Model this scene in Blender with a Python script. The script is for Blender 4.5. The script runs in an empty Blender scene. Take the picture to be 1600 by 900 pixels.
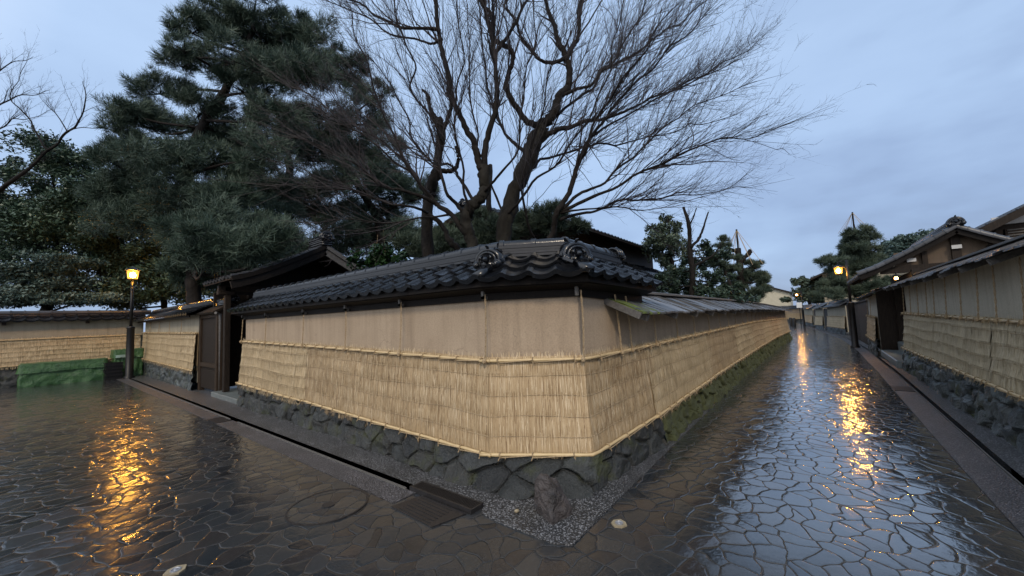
import bpy, math, random
import numpy as np
from mathutils import Matrix, Vector

# ------------------------------------------------------------------ basics
# World axes: X runs along the right-hand lane, Y along the left-hand lane, metres.
scn = bpy.context.scene
COL = scn.collection
RND = random.Random(7)
SUN_E = 1.4
NP = np.random.default_rng(11)
PI = math.pi
A3 = lambda *p: np.array(p, dtype=float)
LATV = A3(.6170, -.7870, 0)      # a horizontal direction square to the view, used for crown widths
DEPV = A3(.7870, .6170, 0)

def gz(x):                       # the right-hand lane runs gently downhill
    return -0.018*min(max(0., x-13.), 37.)

CAM_R=[0.618908, -0.784444, -0.040014]
CAM_U=[-0.035567, -0.078879, 0.99625]
CAM_F=[0.784658, 0.615164, 0.076719]
BIG=[([(5.38,4.48,2.43),(5.46,4.38,3.26),(5.57,4.25,3.92),(5.73,4.03,4.6),(5.86,3.87,5.01),(5.93,3.79,5.22)],0.1444,0.145),([(5.93,3.79,5.22),(5.67,3.95,5.3),(5.52,4.06,5.53),(5.38,4.15,5.85),(5.43,4.1,6.2),(5.42,4.03,6.45),(5.32,4.15,6.69),(5.19,4.24,6.87),(5.14,4.31,7.29),(5.04,4.27,7.58),(4.98,4.34,8.34)],0.0646,0.03),([(5.93,3.79,5.22),(6.05,3.62,5.46),(6.21,3.58,5.69),(6.29,3.49,5.93),(6.45,3.44,6.19),(6.46,3.44,6.47),(6.46,3.51,6.75),(6.38,3.62,7.13),(6.4,3.67,7.41),(6.33,3.76,7.81),(6.31,3.79,8.16),(6.32,3.78,9.0)],0.0988,0.03),([(6.43,3.47,6.65),(6.73,3.41,7.09),(6.79,3.33,7.32),(6.83,3.28,7.66),(6.85,3.25,7.94),(7.0,3.06,8.77)],0.057,0.03),([(6.4,3.51,6.69),(6.13,3.61,6.51),(5.96,3.75,6.53),(5.86,3.87,6.73),(5.76,3.99,6.97),(5.64,4.15,7.39),(5.6,4.2,7.92),(5.59,4.22,8.59)],0.038,0.02),([(5.86,3.87,4.89),(6.06,3.7,5.11),(6.27,3.51,5.23),(6.72,3.26,5.43),(7.27,2.88,5.68),(8.08,2.34,6.2),(8.9,1.61,6.68),(9.76,0.84,7.22)],0.0646,0.008),([(6.29,3.52,5.88),(6.5,3.25,6.02),(6.7,3.0,6.17),(7.33,2.65,6.73),(7.63,2.27,7.03),(8.09,2.0,7.47),(8.85,1.36,8.28),(9.54,0.8,9.06)],0.038,0.008),([(4.8,4.57,2.41),(4.79,4.59,2.91),(4.75,4.64,3.31),(4.8,4.58,3.56),(4.9,4.45,3.73),(4.94,4.4,3.98),(4.93,4.41,4.31)],0.0912,0.1),([(4.92,4.42,4.27),(4.86,4.5,4.57),(4.82,4.54,4.78),(4.73,4.66,5.23),(4.58,4.69,5.62),(4.51,4.78,6.19),(4.44,4.87,6.76),(4.4,4.92,7.16),(4.38,4.95,7.66),(4.34,5.01,8.53)],0.0684,0.03),([(4.94,4.4,4.24),(5.0,4.32,4.8),(5.03,4.28,5.29),(5.08,4.22,5.86),(5.1,4.19,6.36),(5.1,4.19,6.83),(5.07,4.24,7.14),(4.98,4.35,7.52),(4.91,4.44,8.35)],0.0608,0.03),([(5.11,4.18,6.42),(5.2,4.06,6.63),(5.31,3.93,6.82),(5.42,3.78,7.08),(5.54,3.63,7.4),(5.71,3.42,8.17)],0.038,0.02),([(4.78,4.61,3.06),(4.62,4.81,3.34),(4.49,5.13,3.7),(4.39,5.27,3.94),(4.36,5.46,4.22),(4.26,5.59,4.44),(4.23,5.79,4.65),(4.07,6.31,5.1),(3.8,6.98,5.64),(3.5,7.69,6.25),(3.14,8.64,6.99)],0.057,0.007),([(4.49,5.13,3.7),(4.2,5.18,3.82),(3.93,5.36,3.93),(3.73,5.61,4.01),(3.53,5.87,4.24),(3.28,6.03,4.42),(3.01,6.37,4.68),(2.66,6.65,4.8)],0.038,0.006),([(4.38,5.27,3.56),(3.87,5.11,3.55),(3.68,5.36,3.6),(3.37,5.43,3.66),(3.12,5.75,3.78),(2.8,6.15,3.88),(2.28,6.49,3.82)],0.0266,0.005),([(4.76,4.62,3.37),(4.65,4.77,3.64),(4.44,4.7,3.82),(4.39,4.77,4.16),(4.35,4.83,4.56),(4.13,4.79,4.86),(3.99,4.95,5.32),(3.9,5.07,5.89),(3.84,5.15,6.47),(3.75,5.27,7.17)],0.038,0.01),([(4.85,4.51,3.62),(5.11,5.15,4.34),(4.96,5.34,4.58),(5.05,5.88,4.91),(4.88,6.09,5.26),(4.88,6.59,6.2),(4.63,6.9,6.93),(4.38,7.22,7.68)],0.0342,0.008),([(4.44,4.87,6.8),(4.37,4.96,6.85),(4.24,5.13,6.87),(4.06,5.35,6.92),(3.83,5.49,6.96),(3.59,5.8,7.15),(3.34,6.11,7.39),(3.1,6.42,7.67)],0.038,0.01),([(4.46,4.85,6.67),(4.34,5.0,6.56),(4.27,5.26,6.67),(4.02,5.57,6.81),(3.77,5.89,7.1),(3.52,6.21,7.41),(3.16,6.67,7.71)],0.0266,0.008),([(5.45,3.58,2.65),(5.56,3.44,3.09),(5.56,3.28,3.36),(5.66,3.15,3.72),(5.75,3.03,4.11),(5.85,2.91,4.43),(5.95,2.78,4.71),(6.1,2.59,5.02),(6.25,2.41,5.3),(6.58,1.98,5.83),(7.02,1.42,6.47),(7.32,1.03,6.99)],0.0646,0.007),([(5.59,3.24,3.44),(5.87,3.04,3.75),(6.21,2.78,3.97),(6.72,2.44,4.45),(7.28,2.06,5.04),(8.18,1.4,5.74),(9.18,0.6,6.3)],0.0342,0.006),([(5.59,3.24,3.39),(5.73,2.74,3.62),(6.02,2.21,3.85),(6.3,1.7,4.1),(6.57,1.18,4.28),(6.96,0.69,4.38),(7.27,0.28,4.45)],0.0342,0.005),([(5.57,3.27,3.28),(6.0,3.04,3.42),(6.53,2.69,3.65),(7.03,2.38,3.77),(7.67,1.88,3.89),(8.28,1.43,3.98),(8.99,0.86,4.12)],0.0304,0.005),([(5.75,3.03,4.11),(5.71,2.76,4.48),(5.75,2.55,4.92),(5.9,2.2,5.45),(6.08,1.81,5.96),(6.26,1.42,6.52)],0.0304,0.006),([(5.95,2.78,4.71),(6.52,2.54,5.1),(7.24,2.11,5.61),(8.04,1.57,6.21),(8.97,0.87,6.91),(9.56,0.44,7.39)],0.0228,0.005),([(5.76,3.99,4.67),(5.74,4.35,5.04),(5.82,4.73,5.55),(6.02,5.12,6.41),(6.19,5.4,7.64),(6.35,5.68,9.14)],0.038,0.015),([(5.93,3.79,5.19),(6.89,3.53,6.01),(8.0,3.09,7.37),(8.8,2.71,8.74),(9.24,2.47,9.89)],0.038,0.01),([(5.67,4.11,4.34),(6.62,4.2,4.88),(7.58,3.95,5.35),(8.7,3.33,5.73),(9.89,2.46,6.14),(11.14,1.35,6.65)],0.038,0.008),([(5.62,4.5,3.49),(5.65,4.78,4.13),(5.63,5.13,5.15),(5.7,5.37,6.36),(5.84,5.52,7.81),(5.95,5.7,9.51)],0.0274,0.007),([(4.86,4.33,3.84),(4.93,3.92,4.17),(5.02,3.64,4.67),(5.01,3.49,5.41),(5.03,3.31,6.22),(5.1,3.22,7.35)],0.0258,0.007),([(4.71,4.53,3.42),(4.49,4.49,4.2),(4.37,4.48,5.05),(4.37,4.32,5.99),(4.28,4.27,7.06)],0.0258,0.007),([(4.47,5.16,3.73),(4.08,5.33,4.32),(3.77,5.57,5.09),(3.55,5.68,5.85),(3.34,5.79,6.53),(3.24,5.92,7.21)],0.0258,0.006),([(4.34,5.49,4.25),(4.04,6.03,4.77),(3.73,6.58,5.32),(3.39,7.18,5.78),(3.13,7.68,6.01)],0.0228,0.005),([(5.39,4.31,3.48),(5.38,3.68,3.91),(5.56,3.12,4.38),(5.82,2.63,5.2),(5.98,2.27,6.24),(6.09,2.12,7.03)],0.0274,0.006),([(5.65,4.3,3.95),(6.37,4.03,5.11),(7.2,3.63,6.73),(7.79,3.36,8.45)],0.0258,0.007),([(4.54,4.91,3.49),(4.0,5.11,3.32),(3.55,5.36,3.24),(3.15,5.71,3.29),(2.82,5.97,3.23)],0.0213,0.005),([(5.58,3.26,3.39),(5.76,2.71,3.39),(6.04,2.18,3.28),(6.43,1.69,3.31)],0.0198,0.005),([(5.47,3.56,2.7),(4.81,3.43,3.25),(4.54,3.29,3.71),(4.5,3.01,4.2),(4.44,2.76,4.84),(4.4,2.49,5.45)],0.0266,0.006)]
SNAG=[([(5.4,6.56,2.5),(5.43,6.53,4.06),(5.49,6.46,4.56),(5.56,6.36,4.99),(5.64,6.26,5.75),(5.6,6.31,6.17)],0.1216,0.11),([(5.56,6.36,4.99),(5.72,6.16,4.94),(5.83,6.02,5.02),(5.87,5.97,5.27),(5.84,6.0,5.52)],0.0456,0.05),([(5.6,6.31,6.1),(5.5,6.44,6.4),(5.46,6.48,6.71),(5.39,6.57,6.86)],0.0608,0.03),([(5.61,6.3,5.73),(5.72,6.15,6.09),(5.79,6.07,6.46),(5.75,6.12,6.84)],0.0532,0.04),([(5.36,6.45,3.96),(5.55,6.22,3.73),(5.64,6.09,3.38),(5.76,5.95,3.16),(5.87,5.8,2.87)],0.0456,0.08)]
CH=[([(-2.31,25.64,6.47),(-1.29,24.33,6.7),(-0.64,23.51,7.29),(-0.15,22.88,7.85),(0.35,22.25,8.61),(0.78,21.7,9.33),(1.1,21.29,9.97),(1.16,21.22,10.73),(1.09,21.3,11.29)],0.0988,0.008),([(0.35,22.25,8.61),(0.1,22.56,9.28),(-0.09,22.81,9.8),(-0.38,23.18,10.32),(-0.58,23.43,10.84),(-0.43,23.24,11.6),(-0.22,22.98,12.23)],0.038,0.006),([(-1.69,24.84,9.15),(-1.27,24.31,9.88),(-0.84,23.76,10.48),(-0.4,23.2,10.78),(0.08,22.59,10.93),(0.32,22.29,11.04)],0.0456,0.006),([(-1.73,24.9,10.16),(-1.32,24.37,11.15),(-0.89,23.83,11.84),(-0.53,23.36,12.18),(-0.15,22.89,12.41)],0.0456,0.006),([(-1.65,24.8,8.4),(-1.09,24.08,9.23),(-0.59,23.44,9.83),(-0.14,22.87,9.93),(0.37,22.22,10.22)],0.038,0.006),([(0.78,21.7,9.33),(1.07,21.32,9.47),(1.45,20.84,9.39),(1.67,20.56,9.53)],0.0228,0.005),([(0.78,21.7,9.33),(0.53,22.02,10.01),(0.25,22.38,10.41),(0.14,22.51,10.8)],0.0228,0.005)]
PA=[(3.07,15.23,11.46,0.69,0.43),(3.93,15.63,12.65,0.85,0.55),(4.43,14.13,12.32,0.92,0.57),(5.47,13.95,12.22,1.08,0.6),(6.2,13.12,11.5,0.97,0.69),(5.89,10.8,9.36,0.75,0.56),(2.78,14.51,10.28,0.48,0.33),(4.07,16.87,11.65,0.91,0.54),(4.39,13.65,10.21,1.19,0.59),(5.26,12.42,9.66,1.08,0.59),(2.94,19.09,10.92,0.99,0.52),(2.02,17.71,9.19,0.79,0.42),(2.72,18.59,9.26,1.13,0.54),(3.43,15.93,9.11,0.94,0.5),(2.13,18.38,7.91,0.98,0.56),(2.57,15.44,6.95,1.16,0.5),(3.87,16.15,7.44,1.3,0.52),(2.64,18.84,6.76,1.37,0.59),(3.38,16.22,5.92,1.69,0.55),(4.82,15.45,6.71,1.33,0.62),(2.13,18.54,5.61,1.31,0.48),(3.62,13.69,4.63,1.51,0.49),(5.41,14.78,5.41,1.34,0.58),(3.46,16.45,4.5,1.07,0.43),(4.48,13.74,3.95,1.2,0.48),(4.99,11.77,3.86,0.84,0.41),(4.12,16.95,4.02,1.14,0.37),(1.77,18.04,8.47,0.63,0.38),(5.23,14.82,3.46,1.1,0.31),(4.8,16.14,8.7,0.92,0.46),(4.31,15.96,12.16,1.1,0.53),(5.65,15.26,12.11,1.16,0.6),(5.87,12.42,10.3,0.82,0.57),(3.31,17.67,11.49,0.68,0.36),(4.4,14.54,9.71,0.83,0.41),(5.74,15.21,11.75,1.16,0.6),(4.51,16.51,8.59,1.14,0.6),(4.47,12.76,6.95,0.95,0.53),(4.88,12.42,8.22,0.96,0.54),(3.88,14.1,5.72,0.98,0.51),(4.18,17.35,6.04,0.93,0.56),(2.95,10.88,3.57,0.72,0.24),(3.36,10.4,3.7,0.76,0.24),(3.85,9.94,3.85,0.55,0.21),(2.8,10.83,3.85,0.67,0.24),(2.61,11.38,3.38,0.54,0.2),(3.48,10.46,3.41,0.58,0.14),(2.48,11.76,3.48,0.55,0.21),(3.46,16.4,3.72,0.81,0.3),(3.49,16.51,3.3,0.65,0.26),(3.45,17.24,4.77,0.8,0.4),(3.25,17.64,5.34,1.01,0.4),(2.16,18.98,6.68,1.12,0.54),(1.87,18.01,7.38,0.84,0.46),(3.79,17.08,3.48,0.9,0.27)]
PAT=[([(3.5,15.96,1.99),(3.43,16.05,3.26),(3.49,15.97,4.32),(3.34,16.16,5.63),(3.22,16.31,6.63),(3.4,16.09,8.07),(3.85,15.51,9.4),(4.28,14.97,10.52),(4.54,14.63,11.67),(4.65,14.5,12.61)],0.2128,0.08)]
PB=[(8.41,14.18,10.15,1.15,0.77),(8.79,13.18,8.6,1.13,0.75),(7.86,15.5,9.71,1.44,0.89),(6.76,15.96,8.66,1.39,0.86),(8.09,13.92,7.15,1.62,0.85),(9.52,13.4,7.24,1.18,0.79),(8.12,17.2,7.23,1.84,0.96),(9.74,14.68,6.15,1.53,0.72),(8.64,15.95,5.42,1.8,0.72),(9.56,12.65,5.34,1.02,0.66),(6.84,17.36,7.4,1.34,0.91),(8.72,13.94,11.17,0.77,0.52),(7.91,14.57,8.33,1.27,0.66),(6.07,16.66,9.99,1.13,0.7),(9.89,12.2,6.9,0.77,0.66)]
PBT=[([(9.25,14.13,2.56),(9.33,14.03,3.9),(9.18,14.22,5.83),(8.65,14.89,7.53),(8.15,15.53,8.97),(7.9,15.85,10.42)],0.228,0.12),([(7.05,17.74,4.14),(7.01,17.8,6.69),(7.04,17.76,9.0),(6.91,17.93,11.37)],0.2128,0.1)]
PR=[(7.96,8.65,4.09,0.87,0.39),(8.88,7.63,4.26,0.97,0.43),(9.65,6.71,4.52,0.78,0.43),(7.51,9.63,3.99,0.69,0.36),(8.52,8.08,4.68,0.58,0.27),(8.36,8.52,3.82,0.79,0.24),(9.5,5.91,4.54,0.65,0.3),(10.15,5.65,4.31,0.48,0.23)]
LA=[(0.07,28.91,10.51,1.73,0.78),(1.43,27.25,9.49,1.73,1.02),(-0.37,28.46,8.49,1.44,1.15),(0.91,26.1,7.35,1.96,1.12),(1.91,23.99,7.47,1.25,1.14),(-0.48,29.19,6.5,1.47,1.29),(0.94,26.75,5.7,2.3,1.03),(2.46,25.74,5.74,1.63,1.19),(1.88,25.23,6.62,1.7,1.14),(0.28,28.56,7.12,1.78,1.07)]
LB=[(0.32,25.07,4.23,1.89,0.34),(-0.14,25.21,3.48,1.6,0.31),(1.22,24.76,3.76,1.68,0.3),(0.8,23.8,4.65,1.28,0.28),(-0.43,26.58,4.42,1.2,0.32),(0.36,25.13,3.12,1.84,0.24),(1.45,22.93,3.06,1.27,0.23)]
LC=[(3.25,25.14,5.97,1.81,1.02),(4.43,25.54,4.87,1.92,1.28),(2.23,26.18,4.41,1.34,0.9),(4.8,24.39,3.69,1.26,0.63),(3.44,24.53,3.71,1.78,0.77),(2.84,25.7,3.18,1.21,0.42),(5.81,23.86,4.07,1.29,0.84),(6.37,21.11,3.85,1.5,0.78)]
SH=[(4.56,7.13,3.16,0.43,0.27),(4.39,7.28,2.99,0.4,0.21),(4.66,6.78,2.99,0.34,0.21),(4.67,7.25,2.87,0.54,0.16)]
CON=[(17.75,4.98,5.72,0.4,0.34),(17.5,5.16,5.21,0.68,0.4),(17.95,4.73,5.21,0.57,0.4),(17.48,4.97,4.66,0.95,0.39),(17.5,5.54,4.6,0.57,0.29),(18.25,4.58,4.58,0.52,0.34),(17.82,4.97,4.06,0.85,0.4),(17.82,4.49,3.49,0.73,0.45),(18.35,4.16,4.01,0.57,0.4),(17.66,4.86,2.95,0.84,0.45)]
POB=[(13.74,2.61,3.71,0.33,0.21),(14.11,2.41,3.41,0.42,0.25),(14.41,2.97,3.29,0.48,0.31),(13.15,3.39,3.02,0.37,0.29),(13.01,3.68,2.62,0.5,0.29),(13.53,3.23,2.49,0.55,0.29),(13.21,2.59,2.53,0.52,0.32),(14.12,2.28,2.75,0.38,0.25),(13.07,3.93,2.26,0.47,0.21),(13.77,3.46,2.03,0.56,0.22),(13.09,2.51,2.08,0.59,0.2),(13.85,2.09,2.21,0.45,0.24),(13.57,1.89,1.93,0.47,0.16)]
LAY=[(18.12,2.81,4.57,0.24,0.11),(18.15,2.88,4.29,0.37,0.12),(18.07,2.99,3.94,0.32,0.13),(18.12,2.58,3.78,0.37,0.11),(17.66,3.09,3.54,0.42,0.13),(18.17,2.67,3.31,0.43,0.13)]
YUK=[(19.09,2.82,3.26,0.39,0.22),(20.21,2.08,3.55,0.4,0.23),(20.35,1.89,2.96,0.46,0.26),(19.91,2.73,2.72,0.58,0.26),(19.64,1.99,2.37,0.56,0.28),(19.93,1.7,2.78,0.28,0.17),(18.91,2.87,2.22,0.5,0.22),(19.5,2.24,1.96,0.67,0.2),(20.06,2.34,3.13,0.4,0.23)]
RY=[(35.28,-2.77,6.57,0.78,0.26),(36.98,-2.61,6.25,1.01,0.27),(37.47,-3.44,6.32,0.73,0.23),(37.32,-2.13,5.75,0.65,0.28),(35.82,-2.81,5.47,1.15,0.31),(34.48,-1.17,4.65,0.88,0.35),(37.28,-2.88,5.07,1.29,0.41),(36.41,-2.07,4.17,1.37,0.55),(36.03,-2.96,4.26,1.06,0.53),(37.48,-3.32,3.18,1.01,0.64),(34.83,-1.07,3.26,1.07,0.62),(36.83,-2.13,2.56,1.57,0.55),(35.94,-3.56,2.65,0.96,0.52),(33.96,-0.64,2.37,0.88,0.44),(39.13,-4.59,3.15,0.75,0.37),(37.81,-5.01,2.38,0.8,0.31)]
RB=[(46.47,-5.9,6.45,1.1,0.55),(44.62,-6.63,6.65,1.34,0.47),(47.56,-8.03,6.99,1.19,0.43),(44.64,-6.18,5.66,1.88,0.63),(45.96,-5.18,5.66,0.99,0.55),(45.06,-7.17,5.83,1.55,0.62),(48.62,-8.92,6.55,0.98,0.55)]
RC=[(62.01,1.27,4.8,1.16,0.66),(63.36,0.13,4.34,1.33,0.75),(62.73,0.62,3.11,1.82,0.75),(63.89,-0.72,3.46,1.16,0.75),(60.93,2.88,2.56,0.66,0.41),(64.52,-0.49,2.23,1.35,0.5)]

class MB:
    """collects geometry for ONE mesh object, with a per-vertex tone"""
    def __init__(s): s.v=[]; s.f=[]; s.t=[]; s.n=0
    def add(s, verts, faces, tone=.5):
        verts=np.asarray(verts,float).reshape(-1,3)
        k=s.n; s.v.append(verts)
        s.t.append(np.full(len(verts),tone) if np.isscalar(tone) else np.asarray(tone,float).reshape(-1))
        if isinstance(faces,np.ndarray): s.f.extend((faces+k).tolist())
        else: s.f.extend([tuple(i+k for i in f) for f in faces])
        s.n+=len(verts)
    def grid(s, P, tone=.5, wrap=False):
        n,m=P.shape[:2]
        i=np.arange(n if wrap else n-1)[:,None]; j=np.arange(m-1)[None,:]
        i2=(i+1)%n
        F=np.stack([i*m+j,i2*m+j,i2*m+j+1,i*m+j+1],-1).reshape(-1,4)
        s.add(P.reshape(-1,3),F,tone)
    def box(s, c, size, rz=0., tone=.5, bev=0., taper=1.):
        x,y,z=[q/2 for q in size]
        if bev<=0:
            V=[(a*x*(taper if c2>0 else 1),b*y*(taper if c2>0 else 1),c2*z) for c2 in(-1,1) for a,b in((-1,-1),(1,-1),(1,1),(-1,1))]
            F=[(3,2,1,0),(4,5,6,7),(0,1,5,4),(1,2,6,5),(2,3,7,6),(3,0,4,7)]
        else:
            def ring(zz,ins):
                X,Y=x-ins,y-ins
                return [(-X+bev,-Y,zz),(X-bev,-Y,zz),(X,-Y+bev,zz),(X,Y-bev,zz),(X-bev,Y,zz),(-X+bev,Y,zz),(-X,Y-bev,zz),(-X,-Y+bev,zz)]
            V=ring(-z,bev)+ring(-z+bev,0)+ring(z-bev,0)+ring(z,bev); F=[tuple(range(7,-1,-1)),tuple(range(24,32))]
            for r in range(3):
                for k in range(8): F.append((r*8+k,r*8+(k+1)%8,r*8+8+(k+1)%8,r*8+8+k))
        V=np.array(V); ca,sa=math.cos(rz),math.sin(rz)
        V=np.stack([V[:,0]*ca-V[:,1]*sa,V[:,0]*sa+V[:,1]*ca,V[:,2]],1)+np.array(c)
        s.add(V,F,tone)
    def beam(s, p0, p1, w, h, tone=.5, up=(0,0,1)):
        p0=np.array(p0,float);p1=np.array(p1,float);d=p1-p0;d/=np.linalg.norm(d)
        r=np.cross(d,up);
        if np.linalg.norm(r)<1e-4: r=np.cross(d,(1,0,0))
        r/=np.linalg.norm(r);u=np.cross(r,d)
        V=[p+a*r*w/2+b*u*h/2 for p in(p0,p1) for a,b in((-1,-1),(1,-1),(1,1),(-1,1))]
        s.add(V,[(3,2,1,0),(4,5,6,7),(0,1,5,4),(1,2,6,5),(2,3,7,6),(3,0,4,7)],tone)
    def tube(s, pts, rad, sides=6, tone=.5, cap=True, wob=0.):
        pts=np.asarray(pts,float); n=len(pts)
        rad=np.full(n,rad) if np.isscalar(rad) else np.asarray(rad,float)
        T=np.empty_like(pts); T[1:-1]=pts[2:]-pts[:-2]; T[0]=pts[1]-pts[0]; T[-1]=pts[-1]-pts[-2]
        T/=np.linalg.norm(T,axis=1)[:,None]+1e-9
        ref=np.array([0,0,1.]) if abs(T[:,2]).mean()<.8 else np.array([1.,.2,0])
        R=np.cross(T,ref); R/=np.linalg.norm(R,axis=1)[:,None]+1e-9; U=np.cross(R,T)
        a=np.arange(sides)*2*PI/sides
        rr=rad[:,None]*np.ones(sides)[None]
        if wob: rr=rr*(1+wob*NP.normal(size=rr.shape))
        P=pts[:,None]+(R[:,None]*np.cos(a)[None,:,None]+U[:,None]*np.sin(a)[None,:,None])*rr[...,None]
        i=np.arange(n-1)[:,None]; j=np.arange(sides)[None]; j2=(j+1)%sides
        F=np.stack([i*sides+j,i*sides+j2,(i+1)*sides+j2,(i+1)*sides+j],-1).reshape(-1,4)
        k=s.n; s.add(P.reshape(-1,3),F,tone)
        if cap and sides>3:
            s.f.append(tuple(k+q for q in range(sides-1,-1,-1))); s.f.append(tuple(k+(n-1)*sides+q for q in range(sides)))
    def lathe(s, c, prof, sides=20, tone=.5, axis=None):
        a=np.arange(sides)*2*PI/sides
        P=np.array([[(r*math.cos(q),r*math.sin(q),z) for r,z in prof] for q in a])
        if axis is not None:
            q=Vector((0,0,1)).rotation_difference(Vector(axis)).to_matrix(); P=P@np.array(q).T
        s.grid(P+np.array(c),tone,wrap=True)
    def prism(s, poly, z0, z1, tone=.5):
        n=len(poly); V=[(x,y,z0) for x,y in poly]+[(x,y,z1) for x,y in poly]
        s.add(V,[tuple(range(n-1,-1,-1)),tuple(range(n,2*n))]+[(i,(i+1)%n,n+(i+1)%n,n+i) for i in range(n)],tone)
    def build(s, name, mat, parent=None, smooth=False, tone=True):
        V=np.concatenate(s.v)
        if parent is not None: V=V-WL[parent.name]
        me=bpy.data.meshes.new(name); me.from_pydata(V.tolist(),[],s.f); me.update()
        if tone:
            at=me.attributes.new('tone','FLOAT','POINT'); at.data.foreach_set('value',np.concatenate(s.t).astype(np.float32))
        if smooth: me.polygons.foreach_set('use_smooth',np.ones(len(me.polygons),bool))
        me.materials.append(mat)
        o=bpy.data.objects.new(name,me); COL.objects.link(o)
        if parent is not None: o.parent=parent; WL[o.name]=WL[parent.name]
        else: WL[o.name]=np.zeros(3)
        return o
WL={}
def thing(name,label,cat,loc,group=None):
    o=bpy.data.objects.new(name,None); COL.objects.link(o); o.location=loc; o.empty_display_size=.1
    o['label']=label; o['category']=cat
    if group: o['group']=group
    WL[o.name]=np.array(loc,float); return o
def tag(o,label,cat,group=None):
    o['label']=label; o['category']=cat
    if group: o['group']=group
    return o
def struct(mb,name,mat,smooth=False):
    o=mb.build(name,mat,None,smooth); o['kind']='structure'; return o
def dup(root,loc,label):
    r=root.copy(); COL.objects.link(r); r.location=loc; r['label']=label
    for ch in list(root.children):
        c=ch.copy(); COL.objects.link(c); c.parent=r
        for g in ch.children:
            d=g.copy(); COL.objects.link(d); d.parent=c
    return r
def noise2(x,y,seed=0):
    x=np.asarray(x,float);y=np.asarray(y,float)
    xi=np.floor(x).astype(np.int64);yi=np.floor(y).astype(np.int64);xf=x-xi;yf=y-yi
    def h(a,b):
        n=(a*374761393+b*668265263+seed*974711)&0x7fffffff
        n=((n^(n>>13))*1274126177)&0x7fffffff
        return ((n^(n>>16))&0xffff)/65535.
    u=xf*xf*(3-2*xf);v=yf*yf*(3-2*yf)
    return (h(xi,yi)*(1-u)+h(xi+1,yi)*u)*(1-v)+(h(xi,yi+1)*(1-u)+h(xi+1,yi+1)*u)*v

# ------------------------------------------------------------------ materials
def newmat(name):
    m=bpy.data.materials.new(name); m.use_nodes=True; nt=m.node_tree
    return m,nt,nt.nodes['Principled BSDF']
class NT:
    def __init__(s,nt): s.nt=nt
    def n(s,t,ins=None,**props):
        q=s.nt.nodes.new(t)
        for k,v in props.items(): setattr(q,k,v)
        for k,v in (ins or {}).items():
            if hasattr(v,'is_linked') or isinstance(v,bpy.types.NodeSocket): s.nt.links.new(v,q.inputs[k])
            else: q.inputs[k].default_value=v
        return q
    def link(s,a,b): s.nt.links.new(a,b)
    def ramp(s,fac,stops):
        q=s.nt.nodes.new('ShaderNodeValToRGB'); s.nt.links.new(fac,q.inputs[0])
        el=q.color_ramp.elements
        while len(el)<len(stops): el.new(.5)
        for e,(p,c) in zip(el,stops):
            e.position=p; e.color=(c,c,c,1) if np.isscalar(c) else (*c,1)
        return q.outputs[0]
    def mix(s,f,a,b,mode='MIX'):
        q=s.nt.nodes.new('ShaderNodeMix'); q.data_type='RGBA'; q.blend_type=mode
        for k,v in ((0,f),(6,a),(7,b)):
            if isinstance(v,bpy.types.NodeSocket): s.nt.links.new(v,q.inputs[k])
            elif k==0: q.inputs[0].default_value=v
            else: q.inputs[k].default_value=(*v,1)
        return q.outputs[2]
    def math(s,op,a,b=0.,c=None,clamp=False):
        q=s.nt.nodes.new('ShaderNodeMath'); q.operation=op; q.use_clamp=clamp
        for k,v in ((0,a),(1,b),(2,c)):
            if v is None: continue
            if isinstance(v,bpy.types.NodeSocket): s.nt.links.new(v,q.inputs[k])
            else: q.inputs[k].default_value=v
        return q.outputs[0]
    def coord(s,scale=(1,1,1)):
        tc=s.n('ShaderNodeTexCoord'); mp=s.n('ShaderNodeMapping'); s.link(tc.outputs['Object'],mp.inputs[0]); mp.inputs['Scale'].default_value=scale
        return mp.outputs[0]
    def noise(s,vec,scale,detail=3,rough=.55):
        q=s.n('ShaderNodeTexNoise',{'Scale':scale,'Detail':detail,'Roughness':rough}); s.link(vec,q.inputs['Vector']); return q.outputs[0]
    def tone(s): return s.n('ShaderNodeAttribute',attribute_name='tone').outputs['Fac']
    def bump(s,h,dist,strength=1.,normal=None):
        q=s.n('ShaderNodeBump',{'Distance':dist,'Strength':strength}); s.link(h,q.inputs['Height'])
        if normal is not None: s.link(normal,q.inputs['Normal'])
        return q.outputs[0]

def simple(name,c0,c1,rough=.6,nscale=8.,stretch=(1,1,1),bump=0.,use_tone=False,rr=.1,metal=0.,spec=.5):
    """noise mix of two colours, optional tone brightening and bump"""
    m,nt,b=newmat(name); q=NT(nt); v=q.coord(stretch); n=q.noise(v,nscale,5,.6)
    f=q.ramp(n,[(.32,0.),(.68,1.)])
    if use_tone: f=q.math('ADD',q.math('MULTIPLY',f,.4),q.math('MULTIPLY',q.tone(),.6))
    q.link(q.mix(f,c0,c1),b.inputs['Base Color'])
    q.link(q.math('ADD',q.math('MULTIPLY',n,2*rr),rough-rr),b.inputs['Roughness'])
    b.inputs['Metallic'].default_value=metal; b.inputs['Specular IOR Level'].default_value=spec
    if bump: q.link(q.bump(q.noise(v,nscale*3,5,.65),bump),b.inputs['Normal'])
    return m
def straw(name,dark,mid,pale):
    m,nt,b=newmat(name); q=NT(nt); t=q.tone()
    big=q.noise(q.coord((1,1,1)),2.2,4); fib=q.noise(q.coord((70,70,3)),2.,2)
    f=q.math('ADD',q.math('MULTIPLY',t,.62),q.math('ADD',q.math('MULTIPLY',big,.2),q.math('MULTIPLY',fib,.28)))
    f=q.math('SUBTRACT',f,.05)
    q.link(q.ramp(f,[(.12,dark),(.5,mid),(.9,pale)]),b.inputs['Base Color'])
    b.inputs['Roughness'].default_value=.62; b.inputs['Specular IOR Level'].default_value=.3
    q.link(q.bump(fib,.004,.6),b.inputs['Normal'])
    return m
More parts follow.
